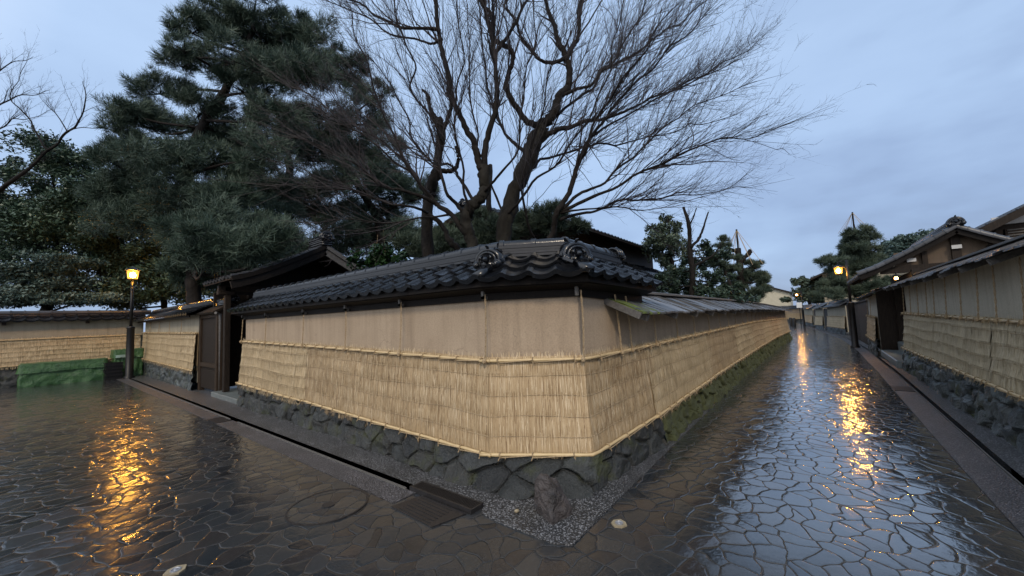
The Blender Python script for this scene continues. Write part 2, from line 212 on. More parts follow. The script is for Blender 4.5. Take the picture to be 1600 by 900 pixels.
def plaster(name,c0,c1,stain):
    m,nt,b=newmat(name); q=NT(nt)
    n=q.noise(q.coord((1,1,1)),1.6,5,.6); st=q.noise(q.coord((5,5,.35)),2.,4,.6); fine=q.noise(q.coord(),60,4,.7)
    col=q.mix(q.ramp(n,[(.3,0.),(.7,1.)]),c0,c1)
    col=q.mix(q.math('MULTIPLY',q.ramp(st,[(.46,0.),(.72,1.)]),.62),col,stain)
    col=q.mix(q.math('MULTIPLY',q.ramp(fine,[(.4,0.),(.7,1.)]),.42),col,(.15,.115,.085))
    pat=q.noise(q.coord((1,1,1.4)),5.5,6,.7); col=q.mix(q.math('MULTIPLY',q.ramp(pat,[(.56,0.),(.66,1.)]),.30),col,stain)
    ck=q.n('ShaderNodeTexVoronoi',{'Scale':1.7},feature='DISTANCE_TO_EDGE'); wv=q.mix(.12,(0,0,0),(0,0,0)); wn=q.n('ShaderNodeTexNoise',{'Scale':6.,'Detail':3.}); q.link(q.coord(),wn.inputs['Vector']); q.link(q.mix(.18,q.coord(),wn.outputs['Color']),ck.inputs['Vector'])
    col=q.mix(q.math('MULTIPLY',q.ramp(ck.outputs['Distance'],[(.0,1.),(.008,0.)]),q.math('MULTIPLY',q.ramp(n,[(.5,0.),(.62,1.)]),.5)),col,(.10,.075,.055))
    q.link(col,b.inputs['Base Color']); b.inputs['Roughness'].default_value=.85; b.inputs['Specular IOR Level'].default_value=.25
    q.link(q.bump(fine,.004,.5),b.inputs['Normal']); return m
def rubble(name,moss,tint=(.023,.026,.026)):
    m,nt,b=newmat(name); q=NT(nt); v=q.coord()
    n=q.noise(v,9,6,.65); n2=q.noise(v,3.2,4,.6); fine=q.noise(v,55,5,.7)
    k3=lambda a,b,c3:(tint[0]*a,tint[1]*b,tint[2]*c3)
    c=q.ramp(q.tone(),[(.15,k3(.4,.4,.42)),(.32,k3(1.5,1.45,1.35)),(.5,k3(.8,.85,.9)),(.64,k3(1.75,1.7,1.65)),(.8,k3(1.15,1.0,.85)),(.95,k3(2.3,2.3,2.2))])
    c=q.mix(q.ramp(n,[(.35,0.),(.7,.9)]),c,(.012,.013,.012))
    c=q.mix(q.math('MULTIPLY',q.ramp(fine,[(.55,0.),(.7,1.)]),.35),c,(.15,.16,.15))
    mm=q.ramp(q.math('ADD',q.math('MULTIPLY',n2,.75),q.math('MULTIPLY',n,.25)),[(max(.02,.62-.34*moss),0.),(min(.98,.78-.30*moss),1.)])
    mc=q.mix(fine,(.020,.026,.008),(.075,.085,.022))
    c=q.mix(q.math('MULTIPLY',mm,.9),c,mc)
    q.link(c,b.inputs['Base Color'])
    q.link(q.math('ADD',q.math('MULTIPLY',mm,.4),.38),b.inputs['Roughness'])
    h=q.math('ADD',q.math('MULTIPLY',n,.6),q.math('MULTIPLY',fine,.4))
    q.link(q.bump(h,.045,1.),b.inputs['Normal']); return m
def tilemat(name,c=(.006,.007,.009),rough=.20):
    m,nt,b=newmat(name); q=NT(nt); v=q.coord(); n=q.noise(v,14,5,.6); n2=q.noise(v,90,3,.6)
    cc=q.mix(q.tone(),(c[0]*.6,c[1]*.6,c[2]*.6),(c[0]*1.7,c[1]*1.7,c[2]*1.7))
    cc=q.mix(q.math('MULTIPLY',q.ramp(n,[(.55,0.),(.75,1.)]),.35),cc,(.045,.045,.042))
    q.link(cc,b.inputs['Base Color'])
    q.link(q.math('ADD',q.math('MULTIPLY',n,.18),rough-.12),b.inputs['Roughness'])
    q.link(q.bump(q.math('ADD',n,q.math('MULTIPLY',n2,.3)),.004,.4),b.inputs['Normal']); return m
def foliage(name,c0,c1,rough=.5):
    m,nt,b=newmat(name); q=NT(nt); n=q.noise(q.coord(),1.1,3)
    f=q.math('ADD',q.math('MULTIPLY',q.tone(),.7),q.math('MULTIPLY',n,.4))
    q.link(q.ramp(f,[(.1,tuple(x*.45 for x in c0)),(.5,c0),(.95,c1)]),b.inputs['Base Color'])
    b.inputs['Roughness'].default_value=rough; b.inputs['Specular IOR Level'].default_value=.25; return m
def emit(name,c,s):
    m,nt,b=newmat(name); b.inputs['Base Color'].default_value=(.8,.7,.5,1)
    b.inputs['Emission Color'].default_value=(*c,1); b.inputs['Emission Strength'].default_value=s; return m
def paving(name):
    m,nt,b=newmat(name); q=NT(nt); v=q.coord()
    w=q.n('ShaderNodeTexNoise',{'Scale':2.3,'Detail':2.}); q.link(v,w.inputs['Vector'])
    wv=q.n('ShaderNodeVectorMath',operation='SUBTRACT'); q.link(w.outputs['Color'],wv.inputs[0]); wv.inputs[1].default_value=(.5,.5,.5)
    ws=q.n('ShaderNodeVectorMath',operation='SCALE'); q.link(wv.outputs[0],ws.inputs[0]); ws.inputs['Scale'].default_value=.32
    va=q.n('ShaderNodeVectorMath',operation='ADD'); q.link(v,va.inputs[0]); q.link(ws.outputs[0],va.inputs[1])
    fl=q.n('ShaderNodeVectorMath',operation='MULTIPLY'); q.link(va.outputs[0],fl.inputs[0]); fl.inputs[1].default_value=(1.,1.12,0)
    P=fl.outputs[0]
    SC=5.9
    v1=q.n('ShaderNodeTexVoronoi',{'Scale':SC,'Randomness':1.},voronoi_dimensions='2D'); q.link(P,v1.inputs['Vector'])
    ve=q.n('ShaderNodeTexVoronoi',{'Scale':SC,'Randomness':1.},voronoi_dimensions='2D',feature='DISTANCE_TO_EDGE'); q.link(P,ve.inputs['Vector'])
    fine=q.noise(v,38,5,.65); med=q.noise(v,7,4,.6); big=q.noise(v,.55,3)
    ed=q.math('ADD',ve.outputs['Distance'],q.math('MULTIPLY',q.math('SUBTRACT',med,.5),.085))
    joint=q.ramp(ed,[(.012,1.),(.04,0.)])
    cell=q.n('ShaderNodeSeparateColor'); q.link(v1.outputs['Color'],cell.inputs[0])
    col=q.ramp(cell.outputs[0],[(0.,(.010,.012,.015)),(.3,(.026,.030,.032)),(.5,(.015,.019,.024)),(.7,(.040,.040,.039)),(.85,(.022,.021,.021)),(1.,(.033,.028,.026))])
    col=q.mix(q.math('MULTIPLY',q.ramp(med,[(.4,0.),(.75,1.)]),.5),col,(.034,.035,.036))
    col=q.mix(q.math('MULTIPLY',q.ramp(fine,[(.52,0.),(.68,1.)]),.5),col,(.055,.056,.058))
    col=q.mix(q.math('MULTIPLY',joint,q.math('MULTIPLY',q.ramp(big,[(.35,.15),(.65,.6)]),1.)),col,(.075,.068,.058))
    q.link(col,b.inputs['Base Color'])
    # per-stone tilt: each stone leans a little its own way
    loc=q.n('ShaderNodeVectorMath',operation='SUBTRACT'); q.link(P,loc.inputs[0]); q.link(v1.outputs['Position'],loc.inputs[1])
    rc=q.n('ShaderNodeVectorMath',operation='SUBTRACT'); q.link(v1.outputs['Color'],rc.inputs[0]); rc.inputs[1].default_value=(.5,.5,.5)
    dt=q.n('ShaderNodeVectorMath',operation='DOT_PRODUCT'); q.link(loc.outputs[0],dt.inputs[0]); q.link(rc.outputs[0],dt.inputs[1])
    tilt=q.math('MULTIPLY',dt.outputs['Value'],PAVE_TILT)
    dome=q.ramp(ed,[(.005,0.),(.035,.7),(.10,.92),(.3,1.)])
    h=q.math('ADD',q.math('MULTIPLY',dome,.0058),tilt)
    h=q.math('ADD',h,q.math('MULTIPLY',fine,.0005)); h=q.math('ADD',h,q.math('MULTIPLY',med,.0065))
    q.link(q.bump(h,1.,.9),b.inputs['Normal'])
    geo=q.n('ShaderNodeSeparateXYZ'); q.link(v,geo.inputs[0])
    def sst(sock,a,c):
        mr=q.n('ShaderNodeMapRange',interpolation_type='SMOOTHSTEP'); q.link(sock,mr.inputs['Value']); mr.inputs['From Min'].default_value=a; mr.inputs['From Max'].default_value=c; return mr.outputs[0]
    wet=q.math('MAXIMUM',sst(geo.outputs[0],2.2,4.2),q.math('MULTIPLY',sst(geo.outputs[1],4.,8.),.55))     # water lies deeper along the lanes than on the crowned junction
    wet=q.math('MULTIPLY',wet,q.ramp(big,[(.25,.75),(.55,1.)]))
    rg=q.math('ADD',q.math('MULTIPLY',fine,.10),q.math('ADD',q.math('MULTIPLY',joint,.16),q.math('MULTIPLY',big,.10)))
    q.link(q.math('ADD',rg,q.math('MULTIPLY',cell.outputs[1],.14)),b.inputs['Roughness']); b.inputs['Specular IOR Level'].default_value=.3; q.link(q.math('MULTIPLY',q.math('SUBTRACT',1.,q.math('MULTIPLY',joint,.85)),q.math('ADD',.45,q.math('MULTIPLY',q.math('MINIMUM',wet,1.),.55))),b.inputs['Coat Weight']); q.link(q.math('MULTIPLY',q.math('ADD',.04,q.math('MULTIPLY',cell.outputs[2],.10)),q.math('SUBTRACT',2.6,q.math('MULTIPLY',wet,1.8))),b.inputs['Coat Roughness']); q.link(q.math('ADD',1.33,q.math('MULTIPLY',wet,.95)),b.inputs['Coat IOR'])
    q.link(q.bump(q.math('ADD',h,0.),1.,.8),b.inputs['Coat Normal'])
    return m
PAVE_TILT=.075
def gravelmat(name,c=(.085,.085,.088),hi=(.34,.34,.345),scale=70.,rough=.36):
    m,nt,b=newmat(name); q=NT(nt); v=q.coord()
    vo=q.n('ShaderNodeTexVoronoi',{'Scale':scale}); q.link(v,vo.inputs['Vector'])
    sp=q.n('ShaderNodeSeparateColor'); q.link(vo.outputs['Color'],sp.inputs[0]); n=q.noise(v,2.5,4)
    col=q.mix(q.ramp(sp.outputs[0],[(.3,0.),(.95,1.)]),c,hi); col=q.mix(q.ramp(vo.outputs['Distance'],[(.25,0.),(.6,.9)]),col,(.012,.012,.012))
    col=q.mix(q.math('MULTIPLY',q.ramp(n,[(.4,0.),(.7,1.)]),.5),col,(.025,.024,.022))
    q.link(col,b.inputs['Base Color']); b.inputs['Roughness'].default_value=rough
    q.link(q.bump(vo.outputs['Distance'],-.006,1.),b.inputs['Normal']); return m

M={}
M['paving']=paving('wet_stone_paving')
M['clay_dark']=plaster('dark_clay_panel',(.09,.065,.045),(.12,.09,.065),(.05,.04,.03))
M['gravel']=gravelmat('washed_gravel_concrete')
M['gravel_pink']=gravelmat('washed_gravel_concrete_pinkish',(.09,.083,.086),(.29,.27,.275),85.,.4)
M['moss']=simple('damp_moss',(.018,.024,.008),(.06,.072,.022),.85,18.,bump=.02)
M['gutter']=gravelmat('dark_gutter_gravel',(.012,.012,.012),(.035,.034,.032),50.,.4)
M['soil']=simple('damp_soil',(.02,.017,.012),(.04,.035,.02),.9,3.,bump=.03)
M['plaster']=plaster('earthen_plaster_brown',(.34,.262,.182),(.41,.322,.228),(.25,.19,.13))
M['plaster_grey']=plaster('earthen_plaster_grey_lightened',(.45,.42,.335),(.54,.505,.41),(.31,.28,.22))  # base colour raised to stand in for light missing on the right wall
M['plaster_olive']=plaster('earthen_plaster_olive',(.29,.265,.20),(.35,.32,.245),(.20,.175,.13))
M['straw']=straw('straw_fresh',(.17,.105,.052),(.43,.315,.18),(.70,.58,.40))
M['straw_old']=straw('straw_weathered',(.17,.115,.06),(.49,.375,.22),(.70,.585,.39))
M['straw_grey']=straw('straw_greyed_lightened',(.22,.17,.10),(.55,.46,.30),(.70,.61,.44))  # greyed straw, its colour also lightened to replace light the right wall lacks
M['bamboo']=simple('split_bamboo',(.34,.23,.10),(.60,.46,.25),.45,9.,bump=.002,use_tone=True)
M['rope']=simple('straw_rope',(.22,.15,.08),(.42,.32,.19),.8,60.,bump=.004)
M['rubble']=rubble('rubble_stone',.28)
M['rubble_moss']=rubble('rubble_stone_mossy',1.08,(.04,.043,.038))
M['rubble_blue']=rubble('rubble_stone_bluish',.25,(.062,.076,.082))
M['tile']=tilemat('black_glazed_tile')
M['tile_matt']=tilemat('dark_ridge_tile',(.007,.008,.010),.40)
M['tile_grey']=tilemat('grey_roof_tile',(.035,.037,.042),.42)
M['wood_dark']=simple('dark_wet_timber',(.012,.009,.007),(.03,.022,.016),.6,6.,(8,8,1),.004,spec=.15)
M['wood_brown']=simple('brown_timber',(.022,.015,.010),(.05,.034,.022),.6,6.,(8,8,1),.004,spec=.15)
M['wood_black']=simple('near_black_timber',(.006,.005,.0045),(.014,.011,.009),.6,6.,(8,8,1),.004,spec=.12)  # darkest of the timber tones, for eave and gable boards
M['wood_grey']=simple('weathered_grey_timber',(.06,.056,.052),(.13,.122,.11),.6,5.,(1,8,8),.004)
M['shingle']=None
M['bark']=simple('wet_dark_bark',(.008,.007,.006),(.022,.018,.015),.7,9.,(1,1,.5),.03,spec=.12)
M['bark_pale']=simple('mossy_grey_bark',(.010,.009,.0075),(.030,.027,.021),.75,7.,(1,1,.5),.03,spec=.12)
M['bark_pine']=simple('pine_bark',(.009,.008,.0075),(.026,.022,.02),.8,7.,(1,1,.5),.03,spec=.12)
M['twig']=simple('wet_twigs',(.030,.025,.026),(.060,.051,.051),.6,4.,spec=.12)
M['needle']=foliage('pine_needles',(.042,.070,.050),(.140,.185,.138))
M['needle_far']=foliage('pine_needles_olive',(.05,.074,.052),(.125,.155,.10))
M['leaf']=foliage('evergreen_leaves',(.045,.078,.050),(.125,.17,.11),.35)
M['leaf_dark']=foliage('dark_evergreen_leaves',(.028,.05,.032),(.08,.11,.07),.4)
M['leaf_blue']=foliage('trimmed_pine_foliage',(.055,.09,.078),(.14,.185,.15),.45)
M['shrubleaf']=foliage('glossy_shrub_leaves',(.012,.034,.010),(.03,.075,.02),.3)
M['iron']=simple('black_painted_iron',(.005,.005,.005),(.011,.010,.010),.45,20.,spec=.3)
M['castiron']=simple('wet_cast_iron',(.012,.011,.011),(.024,.021,.02),.42,30.,bump=.002)
M['bulb']=emit('lit_bulb',(1.,.46,.07),850.)
def lampglass():
    m,nt,b=newmat('amber_lantern_glass'); q=NT(nt); nt.nodes.remove(b)
    e=q.n('ShaderNodeEmission',{'Color':(1.,.40,.06,1),'Strength':3.2}); t=q.n('ShaderNodeBsdfTransparent',{'Color':(1.,.93,.80,1)}); x=q.n('ShaderNodeMixShader',{0:.45})
    q.link(t.outputs[0],x.inputs[1]); q.link(e.outputs[0],x.inputs[2]); q.link(x.outputs[0],nt.nodes['Material Output'].inputs[0]); return m
M['lamp']=lampglass()
M['smalllamp']=emit('lit_eaves_lamp',(1.,.48,.12),30.)
M['white']=simple('white_gable_plaster',(.42,.42,.41),(.52,.52,.51),.8,4.)
M['tarp']=simple('green_tarpaulin',(.020,.066,.022),(.055,.135,.045),.4,5.,bump=.03)
M['tarp_pale']=simple('pale_green_sheet',(.22,.33,.28),(.32,.42,.37),.45,5.)
M['boulder']=simple('brown_boulder',(.020,.017,.016),(.095,.08,.075),.5,5.,bump=.05)
M['step']=simple('wet_cut_stone',(.10,.115,.115),(.16,.18,.175),.42,5.,bump=.006)
M['cream']=simple('cream_render',(.42,.38,.28),(.50,.46,.35),.85,2.)
M['marker']=simple('marker_stone',(.20,.16,.10),(.30,.25,.16),.5,30.)
M['steel']=simple('dull_steel',(.30,.31,.33),(.42,.43,.45),.4,30.,metal=.6)
M['glass']=simple('dark_window_glass',(.03,.035,.045),(.05,.055,.065),.12,2.)
M['signwhite']=simple('white_sign_face',(.6,.6,.58),(.7,.7,.68),.5,3.)
def shinglemat():
    m,nt,b=newmat('weathered_board_shingle'); q=NT(nt)
    t=q.tone(); n=q.noise(q.coord((10,1.2,1.2)),2.,5,.6); big=q.noise(q.coord(),1.1,4)
    f=q.math('ADD',q.math('MULTIPLY',t,.55),q.math('MULTIPLY',n,.5))
    c=q.ramp(f,[(.2,(.035,.034,.034)),(.55,(.10,.10,.10)),(.85,(.20,.20,.205))])
    tc=q.n('ShaderNodeTexCoord'); sx=q.n('ShaderNodeSeparateXYZ'); q.link(tc.outputs['Object'],sx.inputs[0])
    edge=q.ramp(q.math('MULTIPLY',sx.outputs[0],.1),[(.045,1.),(.10,.75),(.17,.1),(.5,0.)])   # moss grows at the near end, under the drip of the tiles
    mm=q.math('MULTIPLY',q.ramp(q.math('ADD',q.noise(q.coord(),6,5,.75),q.math('MULTIPLY',edge,.34)),[(.74,0.),(.84,1.)]),1.)
    fine=q.noise(q.coord(),50,3)
    c=q.mix(mm,c,q.mix(fine,(.055,.08,.012),(.17,.21,.035)))
    q.link(c,b.inputs['Base Color']); q.link(q.math('ADD',q.math('MULTIPLY',mm,.45),q.math('ADD',.22,q.math('MULTIPLY',n,.25))),b.inputs['Roughness'])
    q.link(q.bump(q.math('ADD',n,q.math('MULTIPLY',mm,1.5)),.012,.7),b.inputs['Normal']); return m
M['shingle']=shinglemat()

# ------------------------------------------------------------------ path helpers (outside of a wall = right-hand side of its path)
def off(pts,d):
    p=np.array([q[:2] for q in pts],float); n=len(p); out=[]
    seg=[(p[i+1]-p[i])/np.linalg.norm(p[i+1]-p[i]) for i in range(n-1)]
    nr=[np.array([s[1],-s[0]]) for s in seg]
    for i in range(n):
        a=nr[max(i-1,0)]; b=nr[min(i,n-2)]; m=a+b; m/=np.linalg.norm(m)
        out.append(p[i]+m*d/max(.35,m@a))
    return np.array(out)
def at(P,t):                    # point on a polyline of points, t = segment index + fraction
    P=np.asarray(P); t=np.asarray(t,float); i=np.clip(np.floor(t).astype(int),0,len(P)-2); f=t-i
    return P[i]*(1-f)[...,None]+P[i+1]*f[...,None]
def at1(z,t):
    z=np.asarray(z,float); t=np.asarray(t,float); i=np.clip(np.floor(t).astype(int),0,len(z)-2); f=t-i
    return z[i]*(1-f)+z[i+1]*f
def nrm(pts,t):
    p=np.array([q[:2] for q in pts],float); d=p[1:]-p[:-1]; d/=np.linalg.norm(d,axis=1)[:,None]
    n=np.stack([d[:,1],-d[:,0]],1); t=np.asarray(t,float); i=np.clip(np.floor(t-1e-9).astype(int),0,len(n)-1)
    return n[i]
def tsamples(pts,t0,t1,ds):
    p=np.array([q[:2] for q in pts],float); out=[]
    k=t0
    while k<t1-1e-6:
        e=min(math.floor(k+1e-6)+1,t1); L=np.linalg.norm(at(p,np.array([k]))[0]-at(p,np.array([e]))[0])
        n=max(1,int(round(L/ds))); out+=list(k+(e-k)*np.arange(n)/n); k=e
    return np.array(out+[t1])
def arclen(pts,t):
    p=np.array([q[:2] for q in pts],float); L=np.r_[0,np.cumsum(np.linalg.norm(p[1:]-p[:-1],axis=1))]
    return at1(L,t)
def t_of(pts,x=None,y=None):
    """t where the path passes the given x or y"""
    for i in range(len(pts)-1):
        a,b=pts[i],pts[i+1]; k=0 if x is not None else 1; q=x if x is not None else y
        if abs(b[k]-a[k])>.3 and min(a[k],b[k])-1e-6<=q<=max(a[k],b[k])+1e-6: return i+(q-a[k])/(b[k]-a[k])
    raise ValueError
def sweep(mb,pts,prof,zs=None,tone=.5,closed=True):
    """prof: (outward offset, height) loop swept along the path; zs adds height per path vertex"""
    zs=np.zeros(len(pts)) if zs is None else np.asarray(zs,float)
    G=np.stack([np.column_stack([off(pts,d),zs+z]) for d,z in prof])    # profile x path
    mb.grid(G,tone,wrap=closed)
    if closed:
        k=mb.n-G.shape[0]*G.shape[1]; m=G.shape[1]
        mb.f.append(tuple(k+i*m for i in range(G.shape[0]))); mb.f.append(tuple(k+i*m+m-1 for i in range(G.shape[0]-1,-1,-1)))

# ------------------------------------------------------------------ building pieces
def stone_face(mb,pts,foot,top,z0,z1,cell=.3,ds=.02,seed=1,t0=0,t1=None,bul=.05,nz=None):
    t1=len(pts)-1 if t1 is None else t1
    t=tsamples(pts,t0,t1,ds); s=arclen(pts,t); H=float(np.mean(np.array(z1)-np.array(z0)))
    nz=nz or max(8,int(H/ds)); w=np.linspace(0,1,nz)
    S,Wv=np.meshgrid(s,w*H,indexing='ij')
    wx=S+.10*(noise2(S*4,Wv*4,seed)-.5); wy=Wv+.10*(noise2(S*4+50,Wv*4,seed)-.5)
    cx,cy=cell*1.15,cell*.72; gx=np.floor(wx/cx).astype(int); gy=np.floor(wy/cy).astype(int)
    d1=np.full(S.shape,9.);d2=np.full(S.shape,9.);ident=np.zeros(S.shape);TA=np.zeros(S.shape);TB=np.zeros(S.shape);PXb=wx*0;PYb=wy*0
    def hh(a,b,k):
        n=(a*73856093+b*19349663+(seed*31+k)*83492791)&0x7fffffff; n=((n^(n>>13))*1274126177)&0x7fffffff
        return ((n^(n>>16))&0xffff)/65535.
    for i in(-1,0,1):
        for j in(-1,0,1):
            a=gx+i;b=gy+j; px=(a+.5+.75*(hh(a,b,1)-.5)+.5*(b%2))*cx-.25*cx; py=(b+.5+.6*(hh(a,b,2)-.5))*cy
            d=np.hypot((wx-px)/1.15,(wy-py)/.8); new=d<d1
            d2=np.where(new,d1,np.minimum(d2,d)); ident=np.where(new,hh(a,b,3),ident); TA=np.where(new,(hh(a,b,4)-.5)*.36,TA); TB=np.where(new,(hh(a,b,5)-.5)*.4,TB); PXb=np.where(new,px,PXb); PYb=np.where(new,py,PYb); d1=np.where(new,d,d1)
    e=np.clip((d2-d1)/(cell*.55),0,1); h=1.35*bul*np.minimum(e*3.,1)**.5+(wx-PXb)*TA+(wy-PYb)*TB+ .05*(ident-.5)+.012*(noise2(S*30,Wv*30,seed+3)-.5)+.010*(noise2(S*17+9,Wv*17,seed+6)-.5)+.035*(noise2(S*9,Wv*9,seed+4)-.5)
    F=at(foot,t);T=at(top,t);N=nrm(pts,t); zz0=at1(z0,t);zz1=at1(z1,t)
    XY=F[:,None]*(1-w)[None,:,None]+T[:,None]*w[None,:,None]+N[:,None]*h[...,None]
    Z=zz0[:,None]*(1-w)+zz1[:,None]*w
    mb.grid(np.concatenate([XY,Z[...,None]],-1),.15+.8*ident)
    inner=off(pts,-.25); I=at(inner,t)
    G=np.stack([np.concatenate([XY[:,-1],Z[:,-1:]],-1),np.column_stack([I,Z[:,-1]])],1); mb.grid(G,.4)

def straw_mat(pts,t0,t1,zt,zb,label,mat,style='cord',dens=1.,dt=.05,db=.115,seed=1,rows=5,ropes=(),rope_top=1.93,group=None,blade=.006,rail=True,tonebias=0.,dz=0.,stitch=True):
    g=np.random.default_rng(seed)
    p0=at(off(pts,dt),np.array([(t0+t1)/2]))[0]
    th=thing('straw_mat',label,'straw mat',(p0[0],p0[1],float(at1(zb,np.array([(t0+t1)/2]))[0])),group or 'straw mats hung along the earthen walls')
    top,bot=off(pts,dt),off(pts,db)
    t=tsamples(pts,t0,t1,.04/min(1,dens)); s=arclen(pts,t); nv=rows*6+1; v=np.linspace(0,1,nv)
    def surf(tt,vv,extra):
        a=at(top,tt);b=at(bot,tt); n=nrm(pts,tt); ss=arclen(pts,tt)
        r=np.clip(vv,0,.9999)*rows; w=r-np.floor(r); ri=np.floor(r)
        if style=='layer':
            sc=.34*(noise2(ss*6,ri*7.3,seed)-.5); w2=np.clip(w+sc,0,1); bulge=.004+.016*w2**1.2
        else: bulge=.009*np.sin(PI*np.clip(w,0,1))**.6
        bulge=bulge+.020*(noise2(ss*1.6,vv*2.5,1)-.5)+.012*(noise2(ss*7,ri*3.1+vv,2)-.5)
        sag=.012*np.sin(ss*2.1)+.02*(noise2(ss*.9,ri*2+.3,5)-.5)
        xy=a*(1-vv)[...,None]+b*vv[...,None]+n*(bulge+extra)[...,None]
        z=at1(zt,tt)*(1-vv)+at1(zb,tt)*vv+sag*np.sin(PI*np.clip(vv,0,1))
        return np.concatenate([xy,z[...,None]],-1)
    mb=MB()
    TT,VV=np.meshgrid(t,v,indexing='ij')
    mb.grid(surf(TT,VV,np.zeros_like(TT)),.34+tonebias+.15*noise2(arclen(pts,TT)*30,VV*3,seed))
    back=np.stack([np.column_stack([at(off(pts,.004),t),at1(zt,t)-.004]),np.column_stack([at(off(pts,.02),t),at1(zb,t)+.02])],1); mb.grid(back,.2)
    L=s[-1]-s[0]; per=int(L/blade*1.15*dens)
    Lz=float(np.mean(np.array(zt)-np.array(zb)))
    tl=np.linspace(t0,t1,400); sl=arclen(pts,tl)
    for layer in range(-1,rows+1):
        nb=per if layer>=0 else int(per*(1.3 if layer==rows else .5))
        sp=g.uniform(s[0],s[-1],nb); tb=np.interp(sp,sl,tl)
        if layer==-1:  va=np.full(nb,.03); vb=-g.uniform(.012,.055,nb)           # stubble above the rail
        elif layer==rows: va=np.full(nb,.955); vb=1+g.uniform(.045,.095,nb)       # fringe below the bottom rail
        else:
            va=np.maximum((layer+g.uniform(-.45,.25,nb))/rows,.0); vb=np.minimum((layer+1+g.uniform(-.35,.30,nb))/rows,.985)
            if style=='layer': vb=(layer+1+g.uniform(-.05,.10,nb)+.30*(.5-noise2(sp*6,np.full(nb,layer*7.3),seed)))/rows
        lift=g.uniform(.001,.007,nb); tip=lift*.6+g.uniform(.0,.007,nb)*(2. if style=='layer' else .6)
        lean=g.normal(0,.006,nb)*(1.6 if layer in(-1,rows) else 1)
        tb2=np.interp(np.clip(sp+lean,s[0],s[-1]),sl,tl); tm=(tb+tb2)/2; vm=(va+vb)/2
        A=surf(tb,va,lift*.4);B=surf(tm,vm,lift);C=surf(tb2,vb,tip)
        n=nrm(pts,tb); side=np.column_stack([-n[:,1],n[:,0],np.zeros(nb)])*(blade*g.uniform(.3,.6,nb))[:,None]
        V=np.stack([A-side*.8,A+side*.8,B-side,B+side,C-side*.45,C+side*.45],1)
        k=np.arange(nb)[:,None]*6; F=np.concatenate([k+np.array([[0,1,3,2]]),k+np.array([[2,3,5,4]])],0)
        tn=np.clip(g.normal(.52,.27,nb)+tonebias+(.10 if layer==-1 else 0)-(.12 if layer==rows else 0)+.3*(noise2(sp*3.1,np.full(nb,layer*2.2),seed+9)-.5),0,1)
        mb.add(V.reshape(-1,3),F,np.repeat(tn,6)*np.tile([.8,.8,1,1,1,1],nb))
    mb.build('straw',mat,th)
    if stitch:
        st=MB(); tt=tsamples(pts,t0,t1,.06)
        for r in range(1,rows):
            vv=np.full(len(tt),r/rows)+.006*np.sin(arclen(pts,tt)*6+r)
            st.tube(surf(tt,vv,np.full(len(tt),.010)),.0032,4,.5)
        st.build('stitching',M['rope'],th)
    if rail:
        for k,(vv0,o) in enumerate(((.035,.028),(.972,.026))):
            rl=MB(); tt=tsamples(pts,t0,t1,.07); P=surf(tt,np.full(len(tt),vv0),np.full(len(tt),o))
            P[0,:2]-=0; ss=arclen(pts,tt)
            ends=(P[0]-(P[1]-P[0])*.9,P[-1]+(P[-1]-P[-2])*.6); P=np.vstack([ends[0],P,ends[1]]); ss=np.r_[ss[0]-.06,ss,ss[-1]+.06]
            rad=.016+.004*(np.abs((ss%.36)-.05)<.036); rl.tube(P,rad,7,.35+.5*noise2(np.repeat(ss*3,7),np.zeros(len(ss)*7),seed),True)
            rl.build('bamboo_rail',M['bamboo'],th,True)
            tie=MB(); nt_=max(2,int(L/.30)); ts=np.interp(np.linspace(s[0]+.06,s[-1]-.06,nt_)+g.uniform(-.05,.05,nt_),sl,tl)
            Pt=surf(ts,np.full(nt_,vv0),np.full(nt_,o)); Nn=nrm(pts,ts)
            path=[]
            for q,nn in zip(Pt,Nn):
                n3=A3(nn[0],nn[1],0); sd=A3(-nn[1],nn[0],0)
                for x in np.linspace(0,4*PI,15): path.append(q+sd*(.012*(x/(4*PI)-.5))+n3*.024*math.cos(x)+A3(0,0,1)*.026*math.sin(x))
                path.append(q+n3*.034+A3(0,0,-.045)+sd*g.uniform(-.02,.02)); path.append(q+n3*.02+A3(0,0,-.022))
            tie.tube(path,.0055,4)
            tie.build('lashing_cord',M['rope'],th)
    for tr in ropes:
        tr=float(tr); q=surf(np.array([tr]),np.array([.035]),np.array([.045]))[0]; n=nrm(pts,np.array([tr]))[0]; n3=A3(n[0],n[1],0); sd=A3(-n[1],n[0],0)
        zt_=float(at1(rope_top,np.array([tr]))[0]) if not np.isscalar(rope_top) else rope_top
        e=at(off(pts,.075),np.array([tr]))[0]; e=A3(e[0],e[1],zt_)
        rp=MB()
        for ph in(0,PI):
            ks=np.linspace(0,1,24); rp.tube([e*(1-k)+q*k+sd*(.006*math.cos(k*22+ph)+.012*math.sin(k*3))+n3*(.006*math.sin(k*22+ph)-.0*k) for k in ks],.0048,4)
        rp.lathe(q+n3*.01,[(0,-.035),(.02,-.02),(.024,0),(.017,.02),(0,.03)],8)
        rp.build('hanging_rope',M['rope'],th)
    return th

